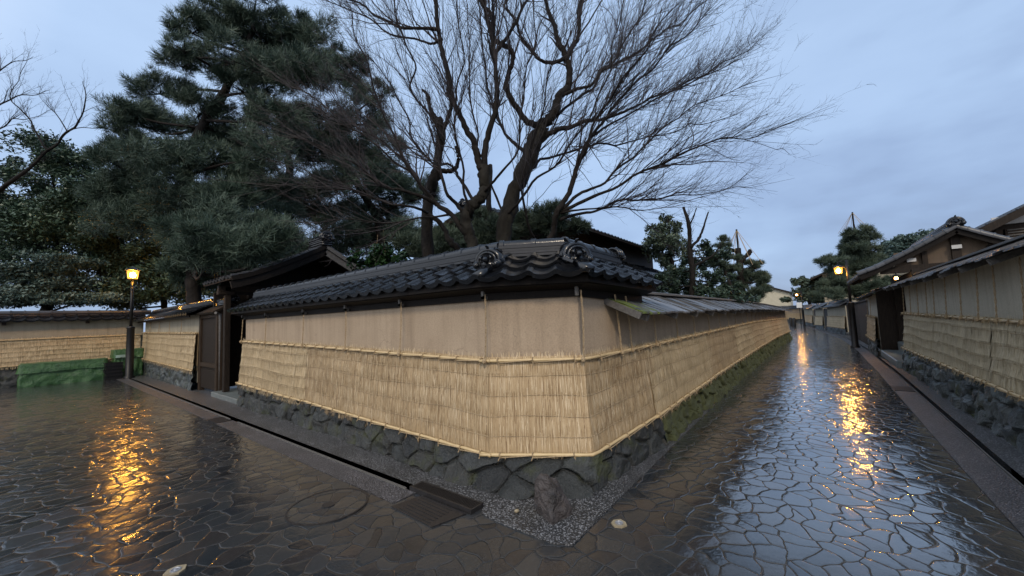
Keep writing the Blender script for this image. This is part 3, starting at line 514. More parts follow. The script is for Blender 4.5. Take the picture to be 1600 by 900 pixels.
def tile_slope(mb,e0,e1,r0,r1,courses=3,w=.27,lip=.026,jit=1.,first_lip=.05,curve=0.):
    e0,e1,r0,r1=[np.array(q,float) for q in(e0,e1,r0,r1)]
    E=e1-e0; L=np.linalg.norm(E); E/=L; S=r0-e0; S=S-E*(S@E); SL=np.linalg.norm(S); S/=SL; N=np.cross(E,S)
    flip=N[2]<0
    if flip: N=-N
    ra0=(r0-e0)@E; ra1=(r1-e0)@E; c=SL/courses; cols=max(1,int(round(L/w))); w=L/cols
    a=np.linspace(0,1,11); prof=np.where(a<.68,-.022*np.sin(PI*a/.68),.026*np.sin(PI*(a-.68)/.32))
    lo0=int(math.floor(min(0,ra0)/w))-1; hi0=int(math.ceil(max(L,ra1)/w))+1
    for j in range(courses):
        f=(j+.35)/courses; lo=ra0*f; hi=L*(1-f)+ra1*f
        for i in range(lo0,hi0):
            mid=(i+.5)*w
            if mid<lo-.15*w or mid>hi+.15*w: continue
            ln=min(c*1.16,SL-j*c+.01)
            dj=RND.uniform(-.004,.004)*jit; dl=RND.uniform(-.006,.006)*jit
            P=[]
            for b in(0,.5,1):
                h=prof+.030*(1-b)+dj
                if curve: 
                    x=(j*c+b*ln)/SL; h=h-curve*math.sin(PI*min(1,x))
                P.append(e0+E*((i*w)+a[:,None]*w*1.03)+S*(j*c+b*ln+dl)+N*h[:,None])
            lp=first_lip if j==0 else lip
            fr=P[0]-N*lp
            tn=RND.random(); mb.grid(np.stack(P,0),tn); mb.grid(np.stack([fr,P[0].copy()],0),tn*.7)
            sd=np.stack([P[0][-1],P[0][-1]-N*lip,P[1][-1]-N*lip,P[1][-1]]); mb.add(sd,[(0,1,2,3)],.3)
            sd=np.stack([P[0][0],P[0][0]-N*lip,P[1][0]-N*lip,P[1][0]]); mb.add(sd,[(3,2,1,0)],.3)
def cap_roll(mb,a,b,r=.075,seg=.30,up=.5):
    a=np.array(a,float);b=np.array(b,float);L=np.linalg.norm(b-a);d=(b-a)/L;n=max(1,int(round(L/seg)))
    side=np.cross(d,(0,0,1));side/=np.linalg.norm(side);u=np.cross(side,d)
    an=np.linspace(-.15*PI,1.15*PI,11)
    for i in range(n):
        q0=a+d*L*i/n;q1=a+d*L*(i+1)/n; tn=RND.random()
        rs=[(0,r*1.16),(.14,r*1.16),(.16,r),(1.02,r*.97)]
        P=np.stack([[q0*(1-f)+q1*f+(side*math.cos(x)+u*math.sin(x)*1.0)*rr for x in an] for f,rr in rs]); mb.grid(P[:2],tn); mb.grid(P[2:],tn); mb.grid(P[1:3],tn)
        for k in(0,3):
            P2=np.vstack([P[k],[P[k].mean(0)]]); m=len(an); mb.add(P2,[(x,x+1,m) for x in range(m-1)],tn)
def ridge_stack(mb,a,b,h=.15,w=.17,layers=3,roll=.07,body=None):
    a=np.array(a,float);b=np.array(b,float); cap=mb; mb=body or mb
    for k in range(layers):
        z=h*(k+.5)/layers; ww=w+.05*(1-k/layers)+(.02 if k%2 else 0)
        mb.beam(a+A3(0,0,z),b+A3(0,0,z),ww,h/layers*.86,RND.random())
    cap_roll(cap,a+A3(0,0,h+.01),b+A3(0,0,h+.01),roll)
def demon_tile(p,d,s,parent,mat):
    """arched ridge-end tile with two scrolls, facing the horizontal direction d, s = half width"""
    mb=MB(); d=np.array([d[0],d[1],0.]);d/=np.linalg.norm(d); r=A3(-d[1],d[0],0); u=A3(0,0,1); p=np.array(p,float)
    def arch(R,tr,dep,a0=-.12,a1=1.12):
        mb.tube([p+r*R*math.cos(x)+u*R*math.sin(x)*.95+d*dep for x in np.linspace(a0*PI,a1*PI,19)],tr,8,RND.random())
    arch(s*.92,s*.17,0); arch(s*.70,s*.10,.03); arch(s*.92,s*.13,-.07); arch(s*.9,s*.12,-.14)
    an=np.linspace(-.1*PI,1.1*PI,17)
    for R,dep in((s*.86,-.01),(s*.55,.02),(s*.3,.045)):
        V=[p+d*dep-u*.05]+[p+r*R*math.cos(x)+u*R*math.sin(x)*.95+d*dep*(1 if R>s*.5 else .8) for x in an]
        mb.add(V,[(0,i,i+1) for i in range(1,len(V)-1)],.3)
    for sg in(-1,1):
        c=p+r*sg*s*.78-u*s*.22+d*.03
        mb.tube([c+(r*math.cos(x)*sg+u*math.sin(x))*s*(.30-.24*x/12.5)+d*(.004*x) for x in np.linspace(0,12.5,40)],np.linspace(s*.085,s*.05,40),7,.6)
        mb.lathe(c+d*.0,[(s*.28,-.05),(s*.28,.02),(s*.1,.05),(0,.055)],14,.3,axis=d)
        mb.tube([p+r*sg*s*.25+u*s*.42+d*.05,p+r*sg*s*.42+u*s*.28+d*.07,p+r*sg*s*.30+u*s*.08+d*.07],[s*.09,s*.11,s*.06],7,.5)
    mb.lathe(p+d*.05+u*s*.12,[(s*.24,-.04),(s*.22,.03),(s*.08,.055),(0,.06)],14,.6,axis=d)
    mb.tube([p+u*s*.95-d*.02,p+u*s*1.14+d*.02,p+u*s*1.16+d*.06],[s*.12,s*.11,s*.05],8,.6)
    return mb.build('ridge_end_tile',mat,parent,True)

def fascia(parent,pts,zs,o,w,h,mat,name='eave_board'):
    mb=MB(); sweep(mb,pts,[(o,0),(o+w,0),(o+w,h),(o,h)],zs); return mb.build(name,mat,parent)

def shingle_roof(parent,pts,ze,zr,o=.34,inn=.34,t0=0,seed=3,mat=None,wid=(.14,.26),inner=True,moss=True):
    g=np.random.default_rng(seed); e=off(pts,o); r=off(pts,-inn); e2=off(pts,-2*inn-o*.6)
    T1=len(pts)-1; mb=MB(); Ls=arclen(pts,np.array([t0,T1])); s=Ls[0]; tl=np.linspace(0,T1,800); sl=arclen(pts,tl)
    while s<Ls[1]-.02:
        w=g.uniform(*wid); s2=min(Ls[1],s+w); ta,tb=np.interp([s,s2-.006],sl,tl); lift=g.uniform(0,.012)
        for (A,za,B,zb) in ((e,ze,r,zr),(e2,ze,r,zr))[:2 if inner else 1]:
            pa=at(A,np.array([ta,tb]));pb=at(B,np.array([ta,tb])); Za=at1(za,np.array([ta,tb]));Zb=at1(zb,np.array([ta,tb]))
            j=g.uniform(-.02,.02)
            P=[]
            for f in(0,.33,.66,1.):
                q=pa*(1-f)+pb*f; 
                if f==0: q=q+(pa-pb)/np.linalg.norm(pa-pb,axis=1)[:,None]*j
                z=Za*(1-f)+Zb*f+lift+.008*g.normal()
                P.append(np.column_stack([q,z]))
            P=np.array(P); tn=float(np.clip(g.normal(.5,.25),0,1)); mb.grid(P,tn)
            D=P.copy();D[...,2]-=.022; mb.grid(D[:,::-1],tn*.5)
            mb.add([P[0,0],P[0,1],D[0,1],D[0,0]],[(0,1,2,3)],tn*.7)
            mb.add([P[0,0],P[-1,0],D[-1,0],D[0,0]],[(3,2,1,0)],tn*.6)
            mb.add([P[0,1],P[-1,1],D[-1,1],D[0,1]],[(0,1,2,3)],tn*.6)
        s=s2
    ro=mb.build('shingle_roof',mat or M['shingle'],parent)
    rb=MB(); sub=[tuple(q) for q in at(np.array([p[:2] for p in pts]),np.r_[t0,[k for k in range(1,T1+1) if k>t0]])]
    zsub=at1(zr,np.r_[t0,[k for k in range(1,T1+1) if k>t0]])
    sweep(rb,sub,[(-inn-.11,.0),(-inn+.11,.0),(-inn+.11,.03),(-inn,.055),(-inn-.11,.03)],zsub); rb.build('ridge_board',M['wood_grey'],ro)
    # rafters under the eave
    n=int((Ls[1]-Ls[0])/1.05)
    for k in range(min(n,16)):
        sv=Ls[0]+.25+k*1.05; t=np.interp(sv,sl,tl); pe=at(off(pts,o-.04),np.array([t]))[0];pr=at(off(pts,-.05),np.array([t]))[0]
        z0=float(at1(ze,np.array([t]))[0])-.06; z1=z0+(float(at1(zr,np.array([t]))[0])-z0)*.45
        q=MB(); q.beam((*pe,z0),(*pr,z1),.06,.07); q.build('rafter',M['wood_grey'],parent)
    return ro
def wall_body(parent,pts,zb,zt,mat,thick=.6):
    mb=MB(); t=tsamples(pts,0,len(pts)-1,.25); o=[tuple(q) for q in at(np.array([p[:2] for p in pts]),t)]
    zb=at1(zb,t);zt=at1(zt,t)
    A=off(o,0);B=off(o,-thick)
    mb.grid(np.stack([np.column_stack([A,zb]),np.column_stack([A,zt]),np.column_stack([B,zt]),np.column_stack([B,zb])],0))
    k=mb.n-4*len(t);m=len(t); mb.f.append((k,k+m,k+2*m,k+3*m)); mb.f.append((k+m-1,k+4*m-1,k+3*m-1,k+2*m-1))
    return mb.build('plaster_wall',mat,parent)
def bracket(parent,pts,t,z):
    n=nrm(pts,np.array([t]))[0]; n3=A3(n[0],n[1],0); p=at(off(pts,.0),np.array([t]))[0]; p=A3(p[0],p[1],z)
    mb=MB(); mb.beam(p,p+n3*.10,.03,.035); mb.beam(p+n3*.085+A3(0,0,.09),p+n3*.085-A3(0,0,.02),.03,.03); mb.build('bracket',M['wood_grey'],parent)

# ------------------------------------------------------------------ ground, lanes, kerb strips
mb=MB(); xs=np.r_[-400,-120,-40,np.linspace(-16,13,9),np.linspace(15,50,12),75,130,400,1500]; ys=np.r_[-1500,-400,-100,-40,np.linspace(-16,30,12),60,150,400,1500]
P=np.array([[(x,y,gz(x)-.28) for y in ys] for x in xs]); mb.grid(P); struct(mb,'ground',M['soil'])
RL=[(2.15,1.50),(6,1.50),(10,1.5),(15,1.49),(20,1.42),(28.2,1.24),(32,1.45),(40,2.4),(53,3.6),(71,5.2)]      # lane edge by the long wall
RR=[(2.15,-1.0),(6,-1.0),(10,-1.03),(15,-1.07),(20,-1.14),(28,-1.0),(33,-.72),(43,-.02),(53,.85),(71,2.4)]   # far lane edge
def samp(L,x): return float(np.interp(x,[a for a,_ in L],[b for _,b in L]))
mb=MB(); mb.add([(-16,-16,0),(2.15,-16,0),(2.15,21.2,0),(-16,21.2,0)],[(0,1,2,3)])
xs=[2.15,4,6,8,10,12,13,15,17,19,21,23,25,28.2,30,33,36,40,45,50,55,60,65,71]
mb.grid(np.array([[(x,samp(RR,x)*(1-f)+samp(RL,x)*f,gz(x)) for f in(0,.33,.66,1)] for x in xs])); mb.add([(2.15,1.5,0),(2.64,1.5,0),(2.64,2.425,0),(2.40,2.425,0),(2.40,3.16,0),(2.15,3.16,0)],[(0,1,2,3,4,5)]); struct(mb,'lane_paving',M['paving'])
def strip(name,mat,L,o0,o1,z,xs,t=.05):
    """band beside a lane edge, offset o0..o1 sideways"""
    m=MB(); A=[(x,samp(L,x)+o0,gz(x)+z) for x in xs];B=[(x,samp(L,x)+o1,gz(x)+z) for x in xs]
    m.grid(np.array([A,B])); m.grid(np.array([[(a,b,c-t) for a,b,c in A],A])); m.grid(np.array([B,[(a,b,c-t) for a,b,c in B]])); return struct(m,name,mat)
xr=[x for x in xs if x<=60]
strip('gravel_verge',M['gravel'],RL,.004,.34,.006,[x for x in np.linspace(2.6,28.2,28)])
strip('kerb_strip',M['gravel_pink'],RR,-.29,-.004,.008,xr)
strip('pavement',M['gravel'],RR,-1.0,-.37,.008,xr,.3)
m=MB(); A=[(x,samp(RR,x)-.29,gz(x)-.07) for x in xr];B=[(x,samp(RR,x)-.37,gz(x)-.07) for x in xr]
m.grid(np.array([[(a,b,c+.076) for a,b,c in A],A,B,[(a,b,c+.076) for a,b,c in B]])); struct(m,'gutter',M['gutter'])
m=MB(); A=[(x,samp(RR,x)-.292,gz(x)+.012) for x in xr]
for i in range(len(A)-1): m.beam(A[i],A[i+1],.012,.022)
struct(m,'gutter_edge',M['wood_grey'])
# left lane bands
def band(name,mat,x0,x1,y0,y1,z,t=.2):
    m=MB(); m.add([(x0,y0,z),(x1,y0,z),(x1,y1,z),(x0,y1,z),(x0,y0,z-t),(x1,y0,z-t),(x1,y1,z-t),(x0,y1,z-t)],[(0,1,2,3),(0,4,5,1),(2,6,7,3),(3,7,4,0),(1,5,6,2)]); return struct(m,name,mat)
band('kerb_strip',M['gravel_pink'],2.154,2.40,3.16,8.4,.006); band('kerb_strip',M['gravel_pink'],2.154,2.40,8.95,20.9,.006)
band('pavement',M['gravel'],2.50,4.4,3.26,21.3,.006,.3)
m=MB(); m.grid(np.array([[(2.40,2.42,.006),(2.40,21.2,.006)],[(2.40,2.42,-.07),(2.40,21.2,-.07)],[(2.50,2.42,-.07),(2.50,21.2,-.07)],[(2.50,2.42,.006),(2.50,21.2,.006)]])); struct(m,'gutter',M['gutter'])
m=MB(); m.beam((2.392,3.3,.012),(2.392,8.1,.012),.014,.024); m.beam((2.392,8.5,.012),(2.392,20.9,.012),.014,.024); struct(m,'gutter_edge',M['wood_grey'])
# gravel apron round the corner stones
m=MB(); ap=[(2.56,3.26),(2.56,2.418),(2.46,2.36),(2.44,2.10),(2.43,1.62),(2.50,1.50),(2.62,1.503),(3.5,1.503),(3.5,2.6),(3.2,3.28)]
m.add([(x,y,.012) for x,y in ap]+[(x,y,-.02) for x,y in ap],[tuple(range(9,-1,-1))]+[(i,(i+1)%10,10+(i+1)%10,10+i) for i in range(10)]); struct(m,'gravel_apron',M['gravel'])

# covers and gratings
def cover(name,label,poly,z,mat,parts):
    c=np.mean(np.array(poly),0); t=thing(name,label,'drain cover',(c[0],c[1],z))
    m=MB(); m.prism(poly,z-.02,z+.006); m.build('plate',mat,t)
    return t
t=cover('drain_cover','square black steel drain plate in the paving beside the slotted grating',[(2.08,2.54),(2.388,2.46),(2.388,3.06),(2.10,3.12)],.004,M['castiron'],0)
m=MB()
for k in range(7): m.beam((2.11+.04*k,2.60,.012),(2.12+.04*k,3.02,.012),.010,.006)
m.build('anti_slip_rib',M['castiron'],t)
t=thing('drain_grating','black slotted grating over the gutter end beside the rough brown boulder','drain grating',(2.48,2.83,0))
m=MB(); m.beam((2.412,2.42,.02),(2.412,3.26,.02),.02,.045); m.beam((2.548,2.42,.02),(2.548,3.26,.02),.02,.045); m.beam((2.424,2.43,.019),(2.536,2.43,.019),.02,.04); m.beam((2.424,3.25,.019),(2.536,3.25,.019),.02,.04); m.build('frame',M['castiron'],t)
m=MB()
for k in range(40): m.beam((2.424,2.45+k*.02,.026),(2.536,2.45+k*.02,.026),.007,.03)
m.build('slat',M['castiron'],t)
t=cover('gutter_cover','dark metal cover crossing the kerb strip of the left lane',[(2.16,8.42),(2.395,8.42),(2.395,8.93),(2.16,8.93)],.004,M['castiron'],0)
t=cover('gutter_cover','dark metal cover set in the kerb strip of the right lane',[(10.1,-1.315),(10.6,-1.315),(10.6,-1.04),(10.1,-1.04)],.012,M['castiron'],0)
t=thing('manhole_cover','round manhole cover filled with paving stones in the left lane','manhole cover',(1.79,3.64,0))
C=A3(1.79,3.64,0)
m=MB(); m.lathe(C,[(.345,-.02),(.345,.009),(.328,.009),(.328,-.02)],48); m.build('rim',M['castiron'],t)
m=MB(); m.lathe(C,[(.326,-.02),(.326,.006),(.0,.007)],48); m.build('stone_infill',M['paving'],t)
m=MB(); m.lathe(C,[(.055,-.01),(.055,.014),(.0,.015)],20); m.build('lifting_lug',M['castiron'],t)
for (x,y,l) in((2.95,1.34,'tan survey marker with a metal disc in the paving of the right lane'),(.71,3.60,'tan survey marker with a metal disc in the paving of the left lane')):
    t=thing('survey_marker',l,'survey marker',(x,y,0))
    m=MB(); a=np.linspace(0,2*PI,8)[:-1]+.3; m.prism([(x+.062*math.cos(q)*(1+.12*math.sin(q*3)),y+.062*math.sin(q)) for q in a],-.01,.010); m.build('stone_plate',M['marker'],t)
    m=MB(); m.lathe((x,y,0),[(.032,.0),(.032,.015),(.024,.016),(.022,.012),(.012,.012),(.010,.017),(0,.018)],18); m.build('disc',M['steel'],t)
# rough boulder standing on the apron
def blob(c,sz,seed,n=3,rough=.25,cuts=7):
    import bmesh
    bm=bmesh.new(); bmesh.ops.create_icosphere(bm,subdivisions=n,radius=1.); g=np.random.default_rng(seed)
    V=np.array([v.co[:] for v in bm.verts]); F=[tuple(v.index for v in f.verts) for f in bm.faces]; bm.free()
    for k in range(cuts):
        d=g.normal(size=3); d/=np.linalg.norm(d); h=g.uniform(.55,.85); q=V@d; V=V-d[None]*np.maximum(q-h,0)[:,None]*.92
    V=V*(1+rough*.35*(noise2(V[:,0]*3+V[:,2]*2,V[:,1]*3+V[:,2]*2.3,seed)-.5)+rough*.12*(noise2(V[:,0]*9+V[:,2]*7,V[:,1]*9-V[:,2]*6,seed)-.5))[:,None]
    return V*np.array(sz)+np.array(c),F
m=MB(); V,F=blob((0,0,0),(1,1,1),52,4,.75,8); k=1.10-.30*np.clip(V[:,2]+.3,0,2); V=V*np.stack([.18*k,.165*k,.225+0*k],1)+np.array([2.77,1.84,.15]); V[:,:2]+=np.array([-.01,.02])*((V[:,2]-.1)/.2)[:,None]; m.add(V,F); tag(m.build('boulder',M['boulder'],None,False),'rough brown boulder standing on the gravel at the wall corner','boulder')
m=MB(); V,F=blob((2.62,2.10,.03),(.025,.02,.018),8,2); m.add(V,F); tag(m.build('pebble',M['marker'],None,True),'small pale pebble lying on the gravel left of the brown boulder','pebble')

# ------------------------------------------------------------------ corner wall with the tiled roof
def earthen(label,loc): return thing('earthen_wall',label,'wall',loc)
PT=[(3.05,9.90),(3.05,6.0),(3.05,2.70),(3.50,1.90),(4.95,1.76)]
w1=earthen('brown earthen wall at the street corner under a black tiled roof',(3.3,2.6,0))
wall_body(w1,PT,[.30]*5,[2.10]*5,M['plaster'])
m=MB(); foot=[(2.98,9.94),(3.0,6.0),(2.80,2.62),(3.18,1.80),(4.98,1.61)]
foot=[(2.98,9.93),(2.98,5.7),(2.78,2.66),(2.79,2.28),(3.18,1.79),(4.98,1.62)]
PT2=[(3.05,9.90),(3.05,5.7),(3.05,2.70),(3.16,2.50),(3.50,1.90),(4.95,1.76)]
top2=off(PT2,.055)
stone_face(m,PT2,foot,top2,[-.05]*6,[.49,.39,.285,.285,.305,.385],.31,.013,4,bul=.06)
m.build('stone_base',M['rubble'],w1)
eave=[(2.78,10.2),(2.78,2.60),(3.27,1.64),(4.95,1.49)]; ez=[2.05,2.05,2.05,1.97]
rid=[(3.35,10.1),(3.35,2.78),(3.72,2.16),(4.80,2.04)]; rz=[2.36,2.36,2.36,2.30]
inn=[(3.92,10.1),(3.92,2.96),(4.17,2.68),(4.85,2.60)]
m=MB()
for i in range(3):
    tile_slope(m,(*eave[i],ez[i]),(*eave[i+1],ez[i+1]),(*rid[i],rz[i]),(*rid[i+1],rz[i+1]),3,.268)
    tile_slope(m,(*inn[i],ez[i]),(*inn[i+1],ez[i+1]),(*rid[i],rz[i]),(*rid[i+1],rz[i+1]),3,.268)
roof=m.build('tiled_roof',M['tile'],w1,True)
m=MB(); bd=MB()
for i in range(3):
    a=A3(*rid[i],rz[i]-.04);b=A3(*rid[i+1],rz[i+1]-.04); ridge_stack(m,a,b,.13,.17,4,.064,bd)
m.build('ridge_cap',M['tile'],roof,True); bd.build('ridge',M['tile_matt'],roof)
m=MB()
for i,k in((1,.62),(2,.62)):
    a=A3(*rid[i],rz[i]+.045); b=A3(*rid[i]*np.array([1-k,1-k])+np.array(eave[i])*k,rz[i]*(1-k)+ez[i]*k+.075); m.beam(a-A3(0,0,.07),b-A3(0,0,.07),.17,.12,.4); cap_roll(m,a,b,.072,.12)
    m.beam(b-A3(0,0,.05),A3(*eave[i],ez[i]+.025),.12,.06,.5)
m.build('hip_ridge',M['tile'],roof,True)
for i in(1,2):
    k=.58; p=A3(*(np.array(rid[i])*(1-k)+np.array(eave[i])*k),rz[i]*(1-k)+ez[i]*k+.065); d=np.array(eave[i])-np.array(rid[i])
    demon_tile(p,d,.145,roof,M['tile'])
demon_tile(A3(4.86,2.03,2.40),(1,.02),.11,roof,M['tile'])
fascia(w1,[(3.05,10.15),(3.05,2.70),(3.50,1.90),(4.93,1.76)],[1.97,1.97,1.97,1.90],.185,.03,.075,M['wood_black'])
m=MB(); sweep(m,[(3.05,10.12),(3.05,2.70),(3.50,1.90),(4.92,1.76)],[(.004,.0),(.18,.055),(.18,.085),(.004,.12)],[1.905,1.905,1.905,1.85]); m.build('soffit_board',M['wood_black'],w1)
m=MB(); sweep(m,[(3.05,9.95),(3.05,2.70),(3.50,1.90),(4.90,1.76)],[(-.05,-.035),(.03,-.035),(.03,.07),(-.05,.07)],[1.875,1.875,1.875,1.80]); m.build('wall_plate',M['wood_black'],w1)
RP=[9.85,8.55,6.9,5.5,4.15,2.72]
tR=[t_of(PT,y=y) for y in RP]+[3.0-.004]
tR[5]=2-.004
for q in tR: bracket(w1,PT,q,1.865)
zt=[1.40,1.33,1.25,1.25,1.26]; zb=[.46,.37,.27,.29,.36]
tS=t_of(PT,y=6.78)
straw_mat(PT,0.004,tS-.0005,zt,zb,'scalloped straw mat on the left face of the corner wall beside the dark gate',M['straw_old'],'layer',.8,seed=21,ropes=tR[:2],rope_top=1.90)
straw_mat(PT,tS+.0005,2-.001,zt,zb,'long straw mat on the left face of the corner wall up to its corner',M['straw'],'cord',1.,seed=22,ropes=tR[2:6],rope_top=1.90)
straw_mat(PT,2.0,4.,zt,zb,'bright straw mat wrapped round the cut corner above the brown boulder',M['straw'],'cord',1.15,seed=23,ropes=[tR[6],3.45,3.62],rope_top=[1.9,1.9,1.9,1.90,1.82],tonebias=.03)

# ------------------------------------------------------------------ long wall of the right lane under a board roof
PS=[(4.955,1.76),(9,1.68),(14,1.62),(20,1.56),(28.0,1.42)]
w2=earthen('long brown earthen wall under a weathered mossy board roof',(3.6,1.9,0))
G=[gz(x) for x,_ in PS]
wall_body(w2,PS,[g+.3 for g in G],[1.80,1.76,1.72,1.66,1.5],M['plaster'])
m=MB(); stone_face(m,PS,off(PS,.15),off(PS,.05),[g-.05 for g in G],[.385,.44,.45,.38,.22],.27,.022,9,bul=.05); m.build('stone_base',M['rubble_moss'],w2)
PSr=[(4.05,1.79),(9,1.68),(14,1.62),(20,1.56),(28.15,1.42)]
shingle_roof(w2,PSr,[1.645,1.63,1.60,1.52,1.37],[1.93,1.90,1.87,1.80,1.63],.36,.30,0,5)
m=MB(); m.beam((4.03,1.45,1.612),(4.03,2.07,1.90),.03,.07); m.build('barge_board',M['wood_grey'],w2)
cuts=[4.97,7.9,10.7,13.5,16.3,19.1,21.9,24.7,27.95]
zt=[1.26,1.26,1.25,1.14,1.0]; zb=[.36,.42,.42,.36,.20]
lab=['pale weathered straw mat on the long wall next to the corner mat','second straw mat of the long wall, just beyond the palest one','third straw mat of the long wall, counted from the street corner','fourth straw mat along the long wall, opposite the right gate opening','fifth straw mat along the long wall, opposite the stone pier by the right gate','sixth straw mat along the long wall, opposite the nearer right lamp post','seventh straw mat along the long wall, last but one before its far end','last straw mat at the far end of the long wall']
for i in range(8):
    a,b=(t_of(PS,x=cuts[i])+.001 if i else -.03),t_of(PS,x=cuts[i+1])-.001
    xs_=np.arange(cuts[i]+.15,cuts[i+1],.95)
    straw_mat(PS,a,b,zt,zb,lab[i],M['straw_old'] if i%2==0 else M['straw'],'layer' if i>1 else 'cord',[.75,.6,.45,.35,.3,.25,.25,.2][i],seed=40+i,ropes=[t_of(PS,x=x) for x in xs_][:4],rope_top=[1.70,1.68,1.66,1.58,1.42],blade=.009 if i<2 else .013,db=.13,tonebias=.06 if i==0 else 0,stitch=i<3)

# ------------------------------------------------------------------ near wall on the right
PN=[(13.6,-1.78),(9,-1.80),(3.2,-1.80)]
w3=earthen('grey earthen wall on the right under a dark board roof',(9,-2.1,0))
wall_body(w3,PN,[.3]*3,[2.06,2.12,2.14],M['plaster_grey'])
m=MB(); stone_face(m,PN,off(PN,.12),off(PN,.05),[-.05]*3,[.52,.56,.62],.33,.026,13,bul=.07); m.build('stone_base',M['rubble_blue'],w3)
PNr=[(13.9,-1.78),(9,-1.80),(3.2,-1.80)]
shingle_roof(w3,PNr,[2.03,2.06,2.12],[2.30,2.34,2.40],.36,.3,0,8,simple('dark_wet_boards',(.03,.03,.033),(.105,.105,.115),.32,2.,(1.5,14,1.5),.01,True))
m=MB(); m.beam((13.93,-1.44,2.0),(13.93,-2.06,2.27),.03,.07); m.build('barge_board',M['wood_grey'],w3)
lab=['straw mat on the right wall next to the gate opening','straw mat in the middle of the right wall','straw mat on the right wall at the edge of the view']
cn=[13.58,10.6,7.6,4.2]
for i in range(3):
    a,b=t_of(PN,x=cn[i])+.003,t_of(PN,x=cn[i+1])-.003
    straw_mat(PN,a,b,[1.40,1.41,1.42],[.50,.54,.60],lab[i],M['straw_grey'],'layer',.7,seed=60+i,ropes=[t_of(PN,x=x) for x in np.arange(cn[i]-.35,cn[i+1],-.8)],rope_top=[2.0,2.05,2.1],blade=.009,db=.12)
# stone pier with its own mat past the gate opening
PP=[(20.3,-1.62),(17.0,-1.56)]; g=gz(17.5)
w4=earthen('short straw-clad wall between the right gate opening and the lamp post',(18.6,-1.8,g))
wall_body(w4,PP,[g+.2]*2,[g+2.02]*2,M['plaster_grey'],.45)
m=MB(); stone_face(m,PP,off(PP,.06),off(PP,.0),[g-.05]*2,[g+.55]*2,.3,.04,17,bul=.06); m.build('stone_base',M['rubble_blue'],w4,True)
shingle_roof(w4,[(20.5,-1.62),(16.8,-1.56)],[g+1.95]*2,[g+2.2]*2,.34,.25,0,18,M['tile_grey'])
straw_mat(PP,.02,.98,[g+1.30]*2,[g+.50]*2,'small straw mat on the short wall beside the right gate opening',M['straw_old'],'layer',.45,seed=70,ropes=[.3,.7],rope_top=g+1.9,blade=.012)
m=MB(); xs2=np.arange(3.4,13.6,.25); G2=np.array([[(x,-1.60-.10*k2-.05*float(noise2(x*2.,k2*1.,5)),.014+.03*k2*float(noise2(x*6,k2*3.,7))) for k2 in(0,.5,1.)] for x in xs2]); m.grid(G2); struct(m,'moss_strip',M['moss'])
PF=[(32.9,-1.60),(20.4,-1.66)]; g=gz(23)
m=MB()
for x in np.arange(20.5,32.9,.16): m.box((x,-1.70+.10*max(0,(x-26)/7),gz(x)+.95),(.15,.03,1.9),0,RND.random())
t=thing('board_fence','dark brown board fence behind the nearer right lamp post','fence',(23.6,-1.7,g)); m.build('board',M['wood_brown'],t)
m=MB(); m.beam((20.4,-1.70,gz(20.4)+1.93),(32.9,-1.60,gz(32.9)+1.93),.14,.06); m.build('cap_rail',M['wood_dark'],t)
# far walls on the right as the lane bends left
def small_wall(P,label,h=1.9,tile=True,seed=80,matl='straw_old',pl='plaster_olive',lab2=None):
    G=[gz(x) for x,_ in P]; w=earthen(label,(P[0][0],P[0][1],G[0])); wall_body(w,P,[g+.2 for g in G],[g+h for g in G],M[pl],.45)
    m=MB(); stone_face(m,P,off(P,.05),off(P,.0),[g-.05 for g in G],[g+.5 for g in G],.3,.09,seed,bul=.05); m.build('stone_base',M['rubble'],w,True)
    e=off(P,.3);r=off(P,-.22);e2=off(P,-.75)
    if tile:
        m=MB()
        for i in range(len(P)-1):
            for A in(e,e2): tile_slope(m,(*A[i],G[i]+h-.02),(*A[i+1],G[i+1]+h-.02),(*r[i],G[i]+h+.28),(*r[i+1],G[i+1]+h+.28),2,.3)
        ro=m.build('tiled_roof',M['tile_grey'],w,True); m=MB()
        for i in range(len(P)-1): ridge_stack(m,(*r[i],G[i]+h+.24),(*r[i+1],G[i+1]+h+.24),.12,.18,2,.07)
        m.build('ridge',M['tile_grey'],ro,True)
    else: shingle_roof(w,P,[g+h-.02 for g in G],[g+h+.25 for g in G],.32,.25,0,seed,M['tile_grey'])
    if lab2: straw_mat(P,.01,len(P)-1.01,[g+1.25 for g in G],[g+.42 for g in G],lab2,M[matl],'layer',.22,seed=seed,blade=.02,stitch=False)
    return w
small_wall([(40.3,-.75),(33.2,-1.55)],'far straw-clad wall just beyond the nearer right lamp post',1.95,True,81,'straw_old','plaster_olive','straw mat on the far wall just beyond the nearer right lamp post')
small_wall([(47.2,.02),(43.4,-.52)],'short far wall between two dark doorways on the right lane',1.95,True,82,'straw_old','plaster_olive','straw mat on the short far wall between two dark doorways')
small_wall([(60.0,1.2),(52.6,.25)],'farthest straw-clad wall behind the far lamp post',2.0,True,83,'straw','plaster_olive','straw mat on the farthest wall behind the far lamp post')
w=small_wall([(71,7.5),(71,1.0)],'pale wall closing the far end of the right lane',2.0,True,84,'straw','plaster','straw mat on the pale wall closing the right lane')
for (a,b,l) in(((43.3,-.6),(40.4,-.85),'dark wooden door between the far walls, nearer of two'),((52.5,.1),(47.4,-.1),'dark wooden door between the far walls, farther of two')):
    g=gz(a[0]); t=thing('wooden_door',l,'door',(b[0],b[1],g)); m=MB()
    m.beam((*a,g+.95),(*b,g+.95),.08,1.9); m.build('door_leaf',M['wood_dark'],t); m=MB(); c=(np.array(a)+np.array(b))/2
    A=A3(*a,g+2.05);B=A3(*b,g+2.05); tile_slope(m,A+A3(-.2,.5,0),B+A3(-.2,.5,0),A+A3(0,-.1,.35),B+A3(0,-.1,.35),2,.3); m.build('tiled_roof',M['tile_grey'],t,True)

